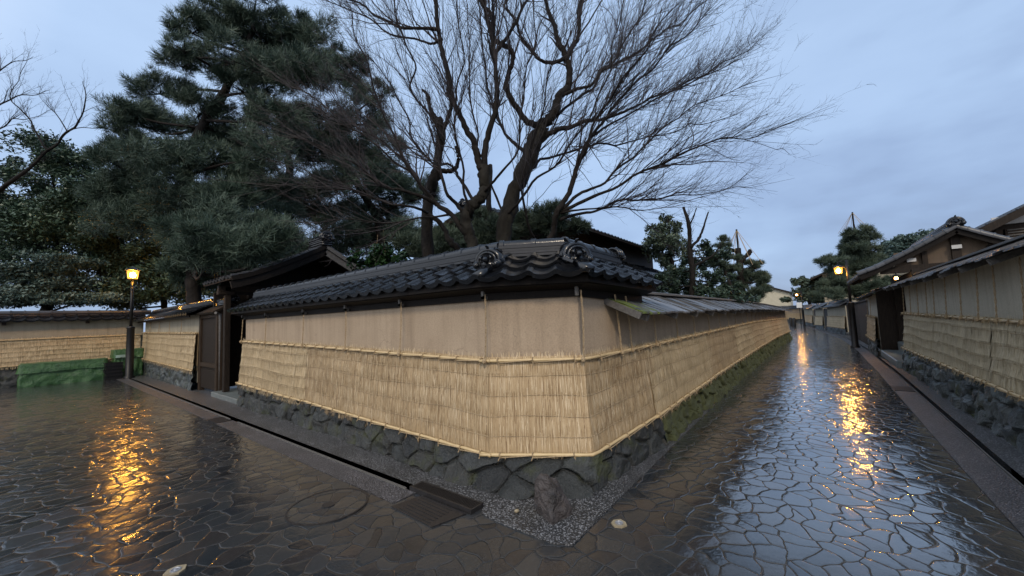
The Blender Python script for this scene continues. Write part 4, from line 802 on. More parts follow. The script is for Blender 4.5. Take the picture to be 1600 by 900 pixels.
# ------------------------------------------------------------------ left lane: back wall, side wall
PB_=[(-9,21.6),(-3,21.6),(3.05,21.6)]
w5=earthen('pale earthen wall closing the left lane behind the green sheets',(0,21.9,0))
wall_body(w5,PB_,[.2]*3,[2.22]*3,M['plaster_olive'])
m=MB(); stone_face(m,PB_,off(PB_,.10),off(PB_,0),[-.05]*3,[.72]*3,.36,.05,25,bul=.07); m.build('stone_base',M['rubble'],w5,True)
m=MB(); tile_slope(m,(-9,21.32,2.20),(3.1,21.32,2.20),(-9,21.9,2.44),(3.1,21.9,2.44),2,.30); tile_slope(m,(-9,22.5,2.20),(3.1,22.5,2.20),(-9,21.9,2.44),(3.1,21.9,2.44),2,.30); ro=m.build('tiled_roof',M['tile'],w5,True)
m=MB(); ridge_stack(m,(-9,21.9,2.38),(3.3,21.9,2.38),.10,.2,2,.085); m.build('ridge',M['tile_grey'],ro,True)
m=MB()
for x in np.arange(-8,3,1.9):
    m=MB(); m.box((x,21.52,2.12),(.09,.2,.09)); m.build('bracket',M['wood_dark'],w5)
straw_mat(PB_,0.3,1.01,[1.60]*3,[.66]*3,'straw mat on the back wall above the long green sheet',M['straw_old'],'layer',.8,seed=90,blade=.011,rows=6,stitch=False)
straw_mat(PB_,1.02,1.985,[1.60]*3,[.66]*3,'straw mat on the back wall behind the left lamp post',M['straw_old'],'layer',.8,seed=91,blade=.011,rows=6,stitch=False)
PW=[(3.05,21.2),(3.05,13.55)]
w6=earthen('earthen wall with a tiled roof beside the left gate, lit by the lamp',(3.3,17,0))
wall_body(w6,PW,[.2]*2,[2.10]*2,M['plaster_olive'])
m=MB(); stone_face(m,PW,off(PW,.04),off(PW,0),[-.05]*2,[.66]*2,.30,.035,27,bul=.06); m.build('stone_base',M['rubble_blue'],w6,True)
m=MB(); tile_slope(m,(2.72,21.5,2.10),(2.72,13.3,2.10),(3.35,21.5,2.38),(3.35,13.3,2.38),3,.27); tile_slope(m,(3.98,21.5,2.10),(3.98,13.3,2.10),(3.35,21.5,2.38),(3.35,13.3,2.38),3,.27); ro=m.build('tiled_roof',M['tile'],w6,True)
m=MB(); ridge_stack(m,(3.35,21.5,2.34),(3.35,13.4,2.34),.12,.2,3,.07); m.build('ridge',M['tile'],ro,True)
fascia(w6,PW,[2.02,2.02],.2,.03,.07,M['wood_dark'])
straw_mat(PW,.01,.999,[1.66,1.60],[.62,.52],'straw mat on the lamp-lit wall beside the left gate',M['straw_old'],'layer',.55,seed=92,ropes=[.2,.4,.6,.8],rope_top=2.0,blade=.012)

# ------------------------------------------------------------------ left gate
gt=thing('gate_house','tall wooden gate with a curved tiled gable behind the left end of the corner wall','gate',(5,11.3,0))
E0,E1,RZ,RX=2.87,7.13,3.82,5.0
def gate_z(f): return 2.84+(RZ-2.84)*(f**1.25)
m=MB()
for xe in(E0,E1):
    for k in range(5):
        f0,f1=k/5,(k+1)/5
        tile_slope(m,(xe+(RX-xe)*f0,12.5,gate_z(f0)),(xe+(RX-xe)*f0,10.25,gate_z(f0)),(xe+(RX-xe)*f1,12.5,gate_z(f1)),(xe+(RX-xe)*f1,10.25,gate_z(f1)),2,.26)
ro=m.build('tiled_roof',M['tile_grey'],gt,True)
m=MB(); ridge_stack(m,(RX,12.6,RZ-.03),(RX,10.2,RZ-.03),.22,.24,4,.09)
m.build('ridge',M['tile'],ro,True); demon_tile((RX,10.17,RZ+.19),(0,-1),.17,ro,M['tile'])
for xe in(E0,E1):
    m=MB()
    for dz,w in((-.05,.10),(-.20,.16)):
        fs=np.linspace(0,1,12)
        for a,b in zip(fs[:-1],fs[1:]): m.beam((xe+(RX-xe)*a,10.26+(.04 if dz<-.1 else 0),gate_z(a)+dz),(xe+(RX-xe)*b,10.26+(.04 if dz<-.1 else 0),gate_z(b)+dz),.07,w,.6)
    m.build('barge_board',M['wood_black'] if xe<4 else M['wood_grey'],gt)
    m=MB(); fs=np.linspace(0,1,7)
    for a,b in zip(fs[:-1],fs[1:]): m.beam((xe+(RX-xe)*a,11.38,gate_z(a)-.06),(xe+(RX-xe)*b,11.38,gate_z(b)-.06),2.1,.03)
    m.build('soffit_board',M['wood_dark'],gt)
for x,y in((3.15,11.55),(4.2,10.3),(4.2,12.9),(5.8,10.5)):
    m=MB(); m.box((x,y,1.35),(.13,.13,2.7),bev=.012); m.box((x-.03,y,2.55),(.36,.16,.12),bev=.02); m.build('post',M['wood_dark'],gt)
for y in(12.98,10.2):
    m=MB(); m.box((3.95,y,1.35),(1.45 if y>11 else .5,.06,2.6)); m.build('side_panel',M['wood_dark'],gt)
m=MB(); m.add([(3.0,11.5,2.5),(3.0,11.5,2.86),(4.0,11.5,3.30),(5.0,11.5,3.78),(6.0,11.5,3.30),(7.0,11.5,2.86),(7.0,11.5,2.5)],[(0,1,2,3,4,5,6)]); m.build('gable_wall',M['wood_black'],gt)
m=MB(); m.box((4.2,11.6,2.45),(.18,2.7,.24),bev=.01); m.box((3.7,11.55,2.66),(1.5,.13,.15),bev=.01); m.build('beam',M['wood_dark'],gt)
for y in(10.98,12.22):
    d=MB(); d.box((4.24,y,1.2),(.06,1.22,2.3)); dd=d.build('door_leaf',M['wood_dark'],gt)
    d=MB(); [d.box((4.20,y+q,1.2),(.03,.05,2.3)) for q in(-.5,-.25,0,.25,.5)]; [d.box((4.195,y,z),(.03,1.2,.09)) for z in(.2,1.1,2.2)]; d.build('batten',M['wood_brown'],dd)
m=MB(); m.tube([(2.93,11.25,.05),(2.93,11.25,2.02),(2.80,11.1,2.04)],.032,8); m.build('downpipe',M['wood_grey'],gt)
t=thing('wooden_screen','panelled wooden screen wall with a small gabled cap beside the left gate',"screen wall",(3.2,12.75,0))
m=MB(); m.box((3.13,12.75,1.15),(.06,1.45,1.9)); m.box((3.12,12.75,.35),(.09,1.36,.5)); m.build('panel',M['wood_dark'],t)
for y in(12.0,13.5):
    m=MB(); m.box((3.11,y,1.08),(.13,.13,2.16),bev=.01); m.build('post',M['wood_brown'],t)
for z in(.72,2.02):
    m=MB(); m.box((3.105,12.75,z),(.10,1.37,.11)); m.build('rail',M['wood_brown'],t)
m=MB(); m.beam((2.95,12.72,2.08),(3.35,12.72,2.3),1.7,.05); m.beam((3.75,12.72,2.08),(3.35,12.72,2.3),1.7,.05); m.build('cap_roof',M['wood_dark'],t); m=MB(); ridge_stack(m,(3.35,13.5,2.28),(3.35,11.9,2.28),.12,.18,3,.08); rr=m.build('ridge',M['tile'],t,True); demon_tile((3.35,11.86,2.42),(0,-1),.13,t,M['tile'])
m=MB(); m.box((3.55,10.9,.05),(1.2,2.1,.12),bev=.012); struct(m,'doorstep',M['step'])

# ------------------------------------------------------------------ right gate and house
gr=thing('gate_house','dark wooden gate under a long tiled gable roof behind the right wall','gate',(15.5,-2.6,0))
rx0,rx1=14.0,19.0; ry,rzz=-2.85,3.40
m=MB(); 
for ye,ze in((-1.02,2.42),(-4.7,2.42)):
    for k in range(4):
        f0,f1=k/4,(k+1)/4; fz=lambda f:ze+(rzz-ze)*f**1.15
        tile_slope(m,(rx0,ye+(ry-ye)*f0,fz(f0)),(rx1,ye+(ry-ye)*f0,fz(f0)),(rx0,ye+(ry-ye)*f1,fz(f1)),(rx1,ye+(ry-ye)*f1,fz(f1)),2,.28)
ro=m.build('tiled_roof',M['tile_grey'],gr,True)
m=MB()
for ye in(-1.02,-4.7):
    fz=lambda f:2.42+(rzz-2.42)*f**1.15; fs=np.linspace(-.02,1,6)
    for a,b in zip(fs[:-1],fs[1:]): cap_roll(m,(rx0+.02,ye+(ry-ye)*a,fz(max(a,0))+.03),(rx0+.02,ye+(ry-ye)*b,fz(b)+.03),.075,.26)
m.build('verge_tile',M['tile_grey'],ro,True)
m=MB(); ridge_stack(m,(rx0,ry,rzz-.02),(rx1,ry,rzz-.02),.16,.22,3,.08); m.build('ridge',M['tile_grey'],ro,True); demon_tile((rx0-.03,ry,rzz+.12),(-1,0),.15,ro,M['tile'])
for ye in(-1.02,-4.7):
    m=MB(); fz=lambda f:2.42+(rzz-2.42)*f**1.15; fs=np.linspace(0,1,9)
    for a,b in zip(fs[:-1],fs[1:]):
        m.beam((rx0+.03,ye+(ry-ye)*a,fz(a)-.07),(rx0+.03,ye+(ry-ye)*b,fz(b)-.07),.05,.13,.5); 
    m.build('barge_board',M['wood_black'],gr); m=MB()
    for a,b in zip(fs[:-1],fs[1:]): m.beam((16.5,ye+(ry-ye)*a,fz(a)-.06),(16.5,ye+(ry-ye)*b,fz(b)-.06),4.9,.03)
    m.build('soffit_board',M['wood_dark'],gr)
for y,z in((-2.05,2.72),(-2.85,2.95),(-3.55,2.80)):
    m=MB(); m.box((rx0+.16,y,z),(.05,.17,.09)); m.build('beam_end',M['white'],gr)
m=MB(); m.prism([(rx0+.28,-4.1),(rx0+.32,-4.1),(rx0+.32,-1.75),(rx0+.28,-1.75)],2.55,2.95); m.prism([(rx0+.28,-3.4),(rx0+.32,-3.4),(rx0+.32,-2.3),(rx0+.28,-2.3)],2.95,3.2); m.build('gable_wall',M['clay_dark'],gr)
m=MB(); m.box((rx0+.22,-2.9,2.50),(.16,2.9,.18)); m.box((rx0+.24,-2.85,2.9),(.1,.16,.8)); m.box((rx0+.24,-2.3,2.72),(.1,.1,.4)); m.box((rx0+.24,-3.4,2.72),(.1,.1,.4)); m.build('beam',M['wood_dark'],gr)
for k in range(6):
    m=MB(); x=rx0+.5+k*.8; m.beam((x,-1.12,2.34),(x,-2.0,2.82),.06,.08); m.build('rafter',M['wood_brown'],gr)
m=MB(); m.box((16.9,-1.98,1.1),(.08,.85,2.0)); m.build('side_panel',M['wood_dark'],gr)
for x in(13.75,16.75):
    for y in(-2.05,-3.6):
        m=MB(); m.box((x,y,1.2),(.18,.18,2.5),bev=.01); m.build('post',M['wood_dark'],gr)
for x in(14.6,16.0):
    m=MB(); m.box((x,-3.0,1.2),(1.45,.06,2.3)); m.build('door_leaf',M['wood_dark'],gr)
m=MB(); m.box((15.3,-2.05,2.28),(3.3,.2,.22)); m.build('lintel',M['wood_dark'],gr)
m=MB(); m.box((15.2,-2.35,.22),(2.9,.9,.46),bev=.02); m.box((15.2,-1.78,.08),(3.0,.55,.2),bev=.02); struct(m,'doorstep',M['step'])
t=thing('wall_lamp','small lit lamp under the eave of the right gate','lamp',(14.1,-1.75,2.3))
m=MB(); m.lathe((14.05,-1.72,2.27),[(0,-.035),(.03,-.03),(.038,0),(.03,.035),(0,.038)],12); m.build('bulb_glass',M['smalllamp'],t)
m=MB(); m.lathe((14.05,-1.72,2.33),[(.09,-.03),(.06,.02),(.015,.04),(.015,.10)],12); m.build('shade',M['iron'],t)

def gable_house(th,x0,x1,y0,y1,ze,zr,zw0,axis='x',wallm='wood_dark',over=.7,tilem='tile',tw=.3):
    """house block with a ridge along x between x0..x1, eaves over y0 and y1"""
    ym=(y0+y1)/2; sl=(zr-ze)/((y1-y0)/2+over); m=MB()
    for ye in(y0-over,y1+over): tile_slope(m,(x0-over,ye,ze),(x1+over,ye,ze),(x0-over,ym,zr),(x1+over,ym,zr),8,tw)
    ro=m.build('tiled_roof',M[tilem],th,True)
    m=MB(); ridge_stack(m,(x0-over-.05,ym,zr-.02),(x1+over+.05,ym,zr-.02),.3,.28,4,.1); m.build('ridge',M[tilem],ro,True)
    demon_tile((x0-over-.1,ym,zr+.15),(-1,0),.16,ro,M[tilem])
    m=MB()
    for ye in(y0-over,y1+over): m.beam(((x0+x1)/2,ye,ze-.06),((x0+x1)/2,ym,zr-.06),x1-x0+2*over-.06,.05)
    m.build('soffit_board',M['wood_dark'],th)
    m=MB()
    for ye in(y0-over,y1+over): m.beam((x0-over+.02,ye,ze-.11),(x0-over+.02,ym,zr-.11),.05,.2)
    m.build('barge_board',M['wood_dark'],th)
    zt=ze+sl*over
    m=MB(); V=[(x,y,z) for x in(x0,x1) for y,z in((y0,zw0),(y0,zt-.1),(ym,zr-.12),(y1,zt-.1),(y1,zw0))]
    m.add(V,[(0,1,2,3,4),(9,8,7,6,5),(0,5,6,1),(4,3,8,9)]); m.build('wall',M[wallm],th)
    return ro
h=thing('house','large dark timber house with a tiled roof behind the big bare tree','house',(15,9,0))
gable_house(h,10.8,21.0,6.7,13.3,4.62,5.75,0,over=.8)
for i,x in enumerate((13.4,17.6,19.9)):
    m=MB(); m.box((x,6.66,3.55),(1.0,.10,.9)); f=m.build('window_frame',M['wood_brown'],h); m=MB(); m.box((x,6.60,3.55),(.86,.03,.76)); m.build('pane',M['glass'],f); m=MB(); [m.box((x+q,6.575,3.55),(.03,.03,.76)) for q in(-.22,0,.22)]; m.build('muntin',M['wood_grey'],f)
m=MB(); 
for x in np.arange(10.9,21,.33): m.box((x,6.675,2.2),(.04,.03,1.7))
m.build('batten',M['wood_brown'],h)
m=MB(); tile_slope(m,(10.2,5.1,2.95),(21.2,5.1,2.95),(10.2,6.66,3.95),(21.2,6.66,3.95),5,.3); m.build('lower_roof',M['tile'],h,True)
h=thing('house','dark timber house with a steep tiled gable at the upper right edge','house',(21,-7.5,0))
gable_house(h,18.3,26,-12.6,-4.4,3.50,6.2,0,over=.8,tilem='tile_grey')
m=MB(); m.box((18.27,-5.4,3.98),(.06,1.9,.24)); m.box((18.27,-7.4,4.85),(.06,2.8,.22)); m.build('white_band',M['white'],h)
for y in(-5.2,-6.5):
    m=MB(); m.box((18.26,y,3.35),(.08,1.05,.72)); f=m.build('window_frame',M['wood_brown'],h); m=MB(); [m.box((18.205,y,3.03+.08*k),(.03,.97,.03)) for k in range(9)]; m.build('lattice',M['wood_grey'],f)
m=MB(); m.box((18.26,-4.55,2.6),(.12,.14,2.2)); m.build('post',M['wood_brown'],h); m=MB(); m.box((18.26,-5.85,2.6),(.12,.14,2.2)); m.build('post',M['wood_brown'],h)
h=thing('house','distant two-storey house with a tiled gable roof beyond the right lane','house',(62,-3,gz(60)))
ro=gable_house(h,60,72,-9.5,-1.0,4.9,7.6,gz(60),over=1.2,wallm='plaster_olive',tilem='tile_grey',tw=.4)
m=MB(); m.box((59.95,-3.0,3.7),(.1,2.6,1.0)); m.box((59.95,-6.6,3.7),(.1,2.6,1.0)); m.box((66,-.95,3.7),(8,.1,1.0)); m.build('window_frame',M['wood_dark'],h)
h=thing('house','pale cream house with a grey roof far beyond the long wall','house',(84,6,gz(84)))
gable_house(h,80,90,3.2,9.0,4.0,5.3,gz(84),over=.4,wallm='cream',tilem='tile_grey',tw=.45)
h=thing('house','low dark-roofed house just past the far end of the long wall','house',(36,6,gz(36)))
gable_house(h,33,42,4.2,8.0,1.75,2.75,gz(36),over=.5,wallm='wood_brown',tilem='tile_grey',tw=.35)

# ------------------------------------------------------------------ street lamps
def lamp_parts(t,p,arm,label=None,lz=3.06,k=1.):
    x,y,z=p; ax,ay=arm
    m=MB(); m.lathe((x,y,z),[(.16,-.05),(.16,.06),(.118,.09),(.108,1.80),(.118,1.82),(.118,1.86),(.05,1.90)],16); m.build('base_sleeve',M['iron'],t,True)
    m=MB(); m.tube([(x,y,z+1.8),(x,y,z+lz+(.45 if abs(ax)+abs(ay)>.05 else -.26))],[.05,.042],10); m.build('pole',M['iron'],t,True)
    cx,cy=x+ax,y+ay
    if abs(ax)+abs(ay)>.05:
        m=MB(); m.tube([(x,y,z+lz+.33),(x+ax*.5,y+ay*.5,z+lz+.40),(cx,cy,z+lz+.36),(cx,cy,z+lz+.22)],.018,8); m.tube([(x,y,z+lz-.05),(x+ax*.5,y+ay*.5,z+lz+.25)],.012,6); m.build('arm',M['iron'],t,True)
    S=lambda pr:[(a*k,b*k) for a,b in pr]
    L=MB(); L.lathe((cx,cy,z+lz),S([(.0,.27),(.05,.24),(.175,.165),(.18,.145),(.145,.142)]),4*4); hd=L.build('lantern_cap',M['iron'],t)
    L=MB(); L.lathe((cx,cy,z+lz),S([(.0,-.135),(.10,-.13),(.115,-.10),(.142,.13),(.0,.14)]),16); L.build('lantern_glass',M['lamp'],t,True); L=MB(); L.lathe((cx,cy,z+lz),S([(0,-.085),(.05,-.06),(.072,-.01),(.06,.045),(.03,.075),(0,.085)]),12); L.build('bulb',M['bulb'],t,True)
    L=MB()
    for q6 in range(6):
        a=q6*PI/3+.3; L.tube([(cx+.108*k*math.cos(a),cy+.108*k*math.sin(a),z+lz-.13*k),(cx+.149*k*math.cos(a),cy+.149*k*math.sin(a),z+lz+.145*k)],.006,4)
    L.lathe((cx,cy,z+lz),S([(.05,-.18),(.108,-.15),(.111,-.13),(.05,-.137)]),16); L.build('lantern_frame',M['iron'],t)
GRP=None
t=thing('street_lamp','black street lamp with a glowing lantern before the back wall of the left lane','street lamp',(2.47,19.9,0)); lamp_parts(t,(2.47,19.9,0),(0,0),lz=3.80,k=1.2)
t=thing('street_lamp','black street lamp with a glowing lantern beside the right gate and board fence','street lamp',(21.2,-1.17,gz(21.2))); lamp_parts(t,(21.2,-1.17,gz(21.2)),(-.12,.28),lz=3.20)
t=thing('street_lamp','small distant street lamp with a glowing lantern at the bend of the right lane','street lamp',(56,1.15,gz(56))); lamp_parts(t,(56,1.15,gz(56)),(-.2,.42),lz=3.62)
t=thing('sign_board','small white sign on a post below the distant lantern','sign',(55.6,1.42,gz(56)))
m=MB(); m.box((55.6,1.42,gz(56)+2.42),(.06,.75,.62),.9); m.build('panel',M['signwhite'],t); m=MB(); m.tube([(55.65,1.42,gz(56)),(55.65,1.42,gz(56)+2.7)],.035,8); m.build('post',M['iron'],t)
for k,(x,y,l) in enumerate(((54.5,2.0,'dark bollard left of the distant lamp post, nearer of two'),(56.5,2.4,'dark bollard left of the distant lamp post, farther of two'))):
    m=MB(); m.lathe((x,y,gz(x)),[(.16,-.02),(.16,.9),(.12,.98),(0,1.0)],10); tag(m.build('bollard',M['iron'],None,True),l,'bollard','bollards at the far bend')

# ------------------------------------------------------------------ sheeted stacks at the end of the left lane
def sheet_stack(label,x0,x1,y0,y1,h,seed,flap):
    t=thing('covered_stack',label,'tarpaulin',((x0+x1)/2,(y0+y1)/2,0))
    n=46; per=[];
    for a,b,k in(((x0,y1),(x0,y0),10),((x0,y0),(x1,y0),n),((x1,y0),(x1,y1),10)):
        for i in range(k): per.append((a[0]+(b[0]-a[0])*i/k,a[1]+(b[1]-a[1])*i/k))
    per.append((x1,y1)); per=np.array(per); s=np.arange(len(per))*.06
    zz=np.linspace(0,1,14); S,Z=np.meshgrid(s,zz,indexing='ij'); nn=np.zeros_like(per); nn[:10,0]=-1; nn[10:10+n,1]=-1; nn[10+n:,0]=1
    d=.05*(noise2(S*2.2,Z*4,seed)-.5)+.04*(noise2(S*5,Z*9,seed+1)-.5)+.03*(1-Z)
    P=np.concatenate([per[:,None,:]+nn[:,None,:]*d[...,None],(Z*h*.98)[...,None]],-1); m=MB(); m.grid(P); m.build('side_sheet',M['tarp'],t,True)
    m=MB(); zz=np.linspace(0,1,7); S,Z=np.meshgrid(s,zz,indexing='ij'); d=.06+.05*(noise2(S*3,Z*3,seed+5)-.4)*(1-Z)
    hem=h*(1-flap)+.05*h*(noise2(S*1.5,S*0,seed+7)-.5)
    P=np.concatenate([per[:,None,:]+nn[:,None,:]*(d*(1-Z*.6))[...,None],(hem*(1-Z)+(h+.015)*Z)[...,None]],-1); m.grid(P)
    k=len(per); tp=P[:,-1]; ys=np.linspace(0,1,6)
    fr=tp[10:10+n+1]; bk=fr.copy(); bk[:,1]=y1
    G=np.stack([fr*(1-f)+bk*f+np.array([0,0,1])[None]*(.03*(noise2(np.arange(len(fr))*.3,np.full(len(fr),f*5),seed)-.5))[:,None] for f in ys],0); m.grid(G)
    m.build('top_sheet',M['tarp'],t,True); return t
t=sheet_stack('long low stack under a crumpled green tarpaulin against the back wall',-.02,1.95,20.55,21.35,.74,3,.38)
t=sheet_stack('shorter taller stack under a green tarpaulin behind the left lamp post',2.16,2.92,20.6,21.4,1.02,9,.3)
m=MB(); G=np.array([[(2.17+.6*a,20.52-.012*math.sin(a*9),.74+.10*b+.01*math.sin(a*7)) for b in(0,1)] for a in np.linspace(0,.8,9)]); m.grid(G); m.build('pale_sheet',M['tarp_pale'],t)
for k in range(5):
    t=thing('crate',['black crate at the bottom of the pile by the left lamp post','black crate second from the bottom by the left lamp post','black crate in the middle of the pile by the left lamp post','black crate second from the top by the left lamp post','black crate on top of the pile by the left lamp post'][k],'crate',(2.07,20.2,.12*k),'black crates stacked by the left lamp post')
    dx=.02*math.sin(k*2.3); m=MB(); m.box((2.09+dx,20.22,.12*k+.015),(.44,.40,.02)); m.build('bottom',M['iron'],t); m=MB()
    for a in(-1,1): m.box((2.09+dx,20.22+a*.19,.12*k+.065),(.44,.02,.08)); m.box((2.09+dx+a*.21,20.22,.12*k+.065),(.02,.36,.08))
    m.build('side',M['iron'],t); m=MB()
    for a in(-1,1): m.box((2.09+dx,20.22+a*.2,.12*k+.108),(.47,.03,.016)); m.box((2.09+dx+a*.225,20.22,.12*k+.108),(.03,.37,.016))
    m.build('rim',M['iron'],t)

# ------------------------------------------------------------------ trees
def spline(P,n=5):
    P=np.array(P,float)
    if len(P)<3: return P
    Q=np.vstack([2*P[0]-P[1],P,2*P[-1]-P[-2]]); out=[]
    for i in range(1,len(Q)-2):
        for u in np.arange(n)/n:
            a,b,c,d=Q[i-1:i+3]; out.append(.5*((2*b)+(c-a)*u+(2*a-5*b+4*c-d)*u*u+(3*b-a-3*c+d)*u**3))
    out.append(P[-1]); return np.array(out)
def limb_mesh(mb,pts,r0,r1,sides=9,knob=.1):
    P=spline(pts,6); n=len(P); s=np.linspace(0,1,n); rad=(r0+(r1-r0)*s**.75)*(1+knob*(noise2(s*9+r0*50,s*0+r1*90,3)-.5)*2)
    P=P+ (NP.normal(size=P.shape)*rad[:,None]*.14)
    Lk=np.r_[0,np.cumsum(np.linalg.norm(P[1:]-P[:-1],axis=1))]
    if knob<.13:
        for c in range(3): P[:,c]+=.16*(noise2(Lk*2.2+c*31+r0*700,Lk*0+r1*900+c,5)-.5)*np.minimum(1,Lk/.6)*np.minimum(1,.05/max(r0,.03))
    mb.tube(P,rad,sides,.5,True,.05); return P,rad
def twigs(mb,P,rad,center,g,dens=8.,lmin=.5,lmax=1.6,tmin=.25,sub=True,rmax=.011,up=.25,outw=.55,tang=.7,rnd=.45,subl=.34):
    L=np.r_[0,np.cumsum(np.linalg.norm(P[1:]-P[:-1],axis=1))]; n=int(L[-1]*dens*(1-tmin))
    for s in g.uniform(L[-1]*tmin,L[-1],n):
        i=min(np.searchsorted(L,s),len(P)-1); p=P[i]; tg=P[min(i+1,len(P)-1)]-P[max(i-1,0)]; tg/=np.linalg.norm(tg)+1e-9
        o=p-center; o/=np.linalg.norm(o)+1e-9; d=tang*tg+outw*o+A3(0,0,up)+g.normal(0,rnd,3); d/=np.linalg.norm(d)
        l=g.uniform(lmin,lmax); r=min(rmax,rad[i]*.5)*g.uniform(.45,1.); k=7; f=np.linspace(0,1,k)
        bend=g.normal(0,.16,3)+A3(0,0,.08)
        Q=p+d[None]*l*f[:,None]+bend[None]*l*(f**2)[:,None]+np.cumsum(g.normal(0,.022*l,(k,3)),0)*f[:,None]
        mb.tube(Q,r*(1-.78*f),3,.5,False)
        if sub:
            for j in range(int(l*g.uniform(6,11))):
                a=g.uniform(.18,1.); q=Q[0]*0+np.array([np.interp(a,f,Q[:,c]) for c in range(3)]); sd=np.cross(d,g.normal(size=3)); sd/=np.linalg.norm(sd)+1e-9
                dd=d*.85+sd*g.uniform(.3,.8)+A3(0,0,.12); dd/=np.linalg.norm(dd); ll=g.uniform(.3,1.)*subl*(1.25-a*.6)
                m2=q+dd*ll*.55+g.normal(0,.06*ll,3); e=q+dd*ll+A3(0,0,.06*ll)+g.normal(0,.05*ll,3); rr=max(.0016,r*.32)
                mb.tube([q,m2,e],[rr,rr*.75,rr*.4],3,.5,False)
g=np.random.default_rng(5)
bt=thing('bare_tree','huge bare spreading tree behind the corner wall with fan-shaped twigs','tree',(5.4,4.4,-.2))
tr=MB();tp=MB();tw=MB(); cen=A3(5.42,4.42,3.4)
tr.tube([(5.43,4.45,-.3),(5.42,4.43,1.2),BIG[0][0][0]],[.3,.24,.20],10,.5); tp_=BIG[7][0][0]; tr.tube([(tp_[0]+.2,tp_[1]+.05,-.3),(tp_[0]+.1,tp_[1],1.4),tp_],[.2,.15,.12],9,.5)
for i in(18,27,13,4+9): 
    q=BIG[i][0][0]
tr.tube([(5.55,4.1,-.3),(5.5,3.95,1.5),BIG[18][0][0]],[.16,.12,.085],8,.5)
for i,(pts,r0,r1) in enumerate(BIG):
    P,rad=limb_mesh(tr if i in(0,7) else tp,pts,r0,r1,10 if r0>.08 else 7)
    if i in(0,7): continue
    thick=r0>.07
    twigs(tw,P[:-4],rad,cen,g,dens=12 if not thick else 8,lmin=.5,lmax=1.7 if r0<.09 else 1.3,tmin=.22 if not thick else .35)
    # middle-sized boughs, each with its own twigs
    Lm=np.linalg.norm(P[1:]-P[:-1],axis=1).sum()
    for k in range(int(Lm*2.3)):
        j=g.integers(int(len(P)*.3),len(P)-2); tg=P[j+1]-P[j]; tg/=np.linalg.norm(tg); o=P[j]-cen; o/=np.linalg.norm(o)
        d=.8*tg+.55*o+A3(0,0,.12)+g.normal(0,.5,3); d/=np.linalg.norm(d); l=g.uniform(.7,1.9)*(1.12-.85*j/len(P)); f=np.linspace(0,1,8)[:,None]
        Q=P[j]+d*l*f+(g.normal(0,.14,3)+A3(0,0,.07))*l*f**2+np.cumsum(g.normal(0,.035,(8,3)),0)*f; r2=np.linspace(min(.022,rad[j]*.6),.004,8)
        tw.tube(Q,r2,4,.5,False); twigs(tw,Q,r2,cen,g,dens=9,lmin=.3,lmax=1.,tmin=.15,rmax=.006,tang=.8,outw=.35,rnd=.42)
    # long whips carrying on from the limb ends
    d=P[-1]-P[-4]; d/=np.linalg.norm(d)
    for k in range(5):
        dd=d+g.normal(0,.2,3); Q=P[-1-k]+dd[None]*np.linspace(0,1,5)[:,None]*g.uniform(.5,1.); tw.tube(Q,np.linspace(rad[-1]*.8,.002,5),3,.5,False)
for i in(5,6,18,19,20,21,22,23,25,26):
    P=spline(BIG[i][0],6); rad=np.linspace(BIG[i][1],BIG[i][2],len(P)); twigs(tw,P,rad,cen,g,dens=9,lmin=.5,lmax=1.35,tmin=.3,up=.18,tang=.8,outw=.45,rnd=.32,subl=.36)
tr.build('trunk',M['bark_pale'],bt,True); tp.build('limb',M['bark'],bt,True); tw.build('twig',M['twig'],bt)
bt=thing('bare_tree','pollarded bare tree with knobby stubs left of the huge bare tree','tree',(5.5,7.0,-.2))
tr=MB();tw=MB(); q=SNAG[0][0][0]; tr.tube([(q[0]+.1,q[1]+.1,-.3),q],[.24,.16],9)
for i,(pts,r0,r1) in enumerate(SNAG):
    P,rad=limb_mesh(tr,pts,r0,r1,9,.25)
    if i<4: twigs(tw,P,rad,P[0],g,dens=9,lmin=.3,lmax=1.,tmin=.5,rmax=.007)
tr.build('trunk',M['bark'],bt,True); tw.build('twig',M['twig'],bt)
bt=thing('bare_tree','bare branching tree reaching in from the left edge against the sky','tree',(-2,24,-.2)); tr=MB();tw=MB(); q=CH[0][0][0]; tr.tube([(q[0]-.6,q[1]+.3,-.3),(q[0]-.3,q[1]+.2,3.5),q],[.3,.22,.14],9)
for i,(pts,r0,r1) in enumerate(CH):
    P,rad=limb_mesh(tr,pts,r0,r1,7); twigs(tw,P,rad,A3(-1.5,23.5,7.),g,dens=7,lmin=.4,lmax=1.3,tmin=.15,rmax=.014,up=.3)
tr.build('trunk',M['bark'],bt,True); tw.build('twig',M['twig'],bt)

def tuft_arrays(C,D,g,nl,ln,wd,spread):
    n=len(C); d=D[:,None,:]+g.normal(0,spread,(n,nl,3)); d/=np.linalg.norm(d,axis=2)[...,None]
    sd=np.cross(d,g.normal(size=(n,nl,3))); sd/=np.linalg.norm(sd,axis=2)[...,None]
    l=ln*g.uniform(.6,1.15,(n,nl,1)); b=C[:,None,:]+g.normal(0,ln*.12,(n,nl,3))
    V=np.stack([b-sd*wd/2,b+sd*wd/2,b+d*l+sd*wd*.18,b+d*l-sd*wd*.18],2); return V.reshape(-1,3)
def leaf_arrays(C,g,sz):
    n=len(C); nr=g.normal(size=(n,3))*.8+np.array([0,0,1.0]); nr/=np.linalg.norm(nr,axis=1)[:,None]
    a=np.cross(nr,g.normal(size=(n,3))); a/=np.linalg.norm(a,axis=1)[:,None]; b=np.cross(nr,a); s=(sz*g.uniform(.55,1.25,n))[:,None]
    V=np.stack([C-a*s,C-b*s*.42,C+a*s,C+b*s*.42],1); return V.reshape(-1,3)
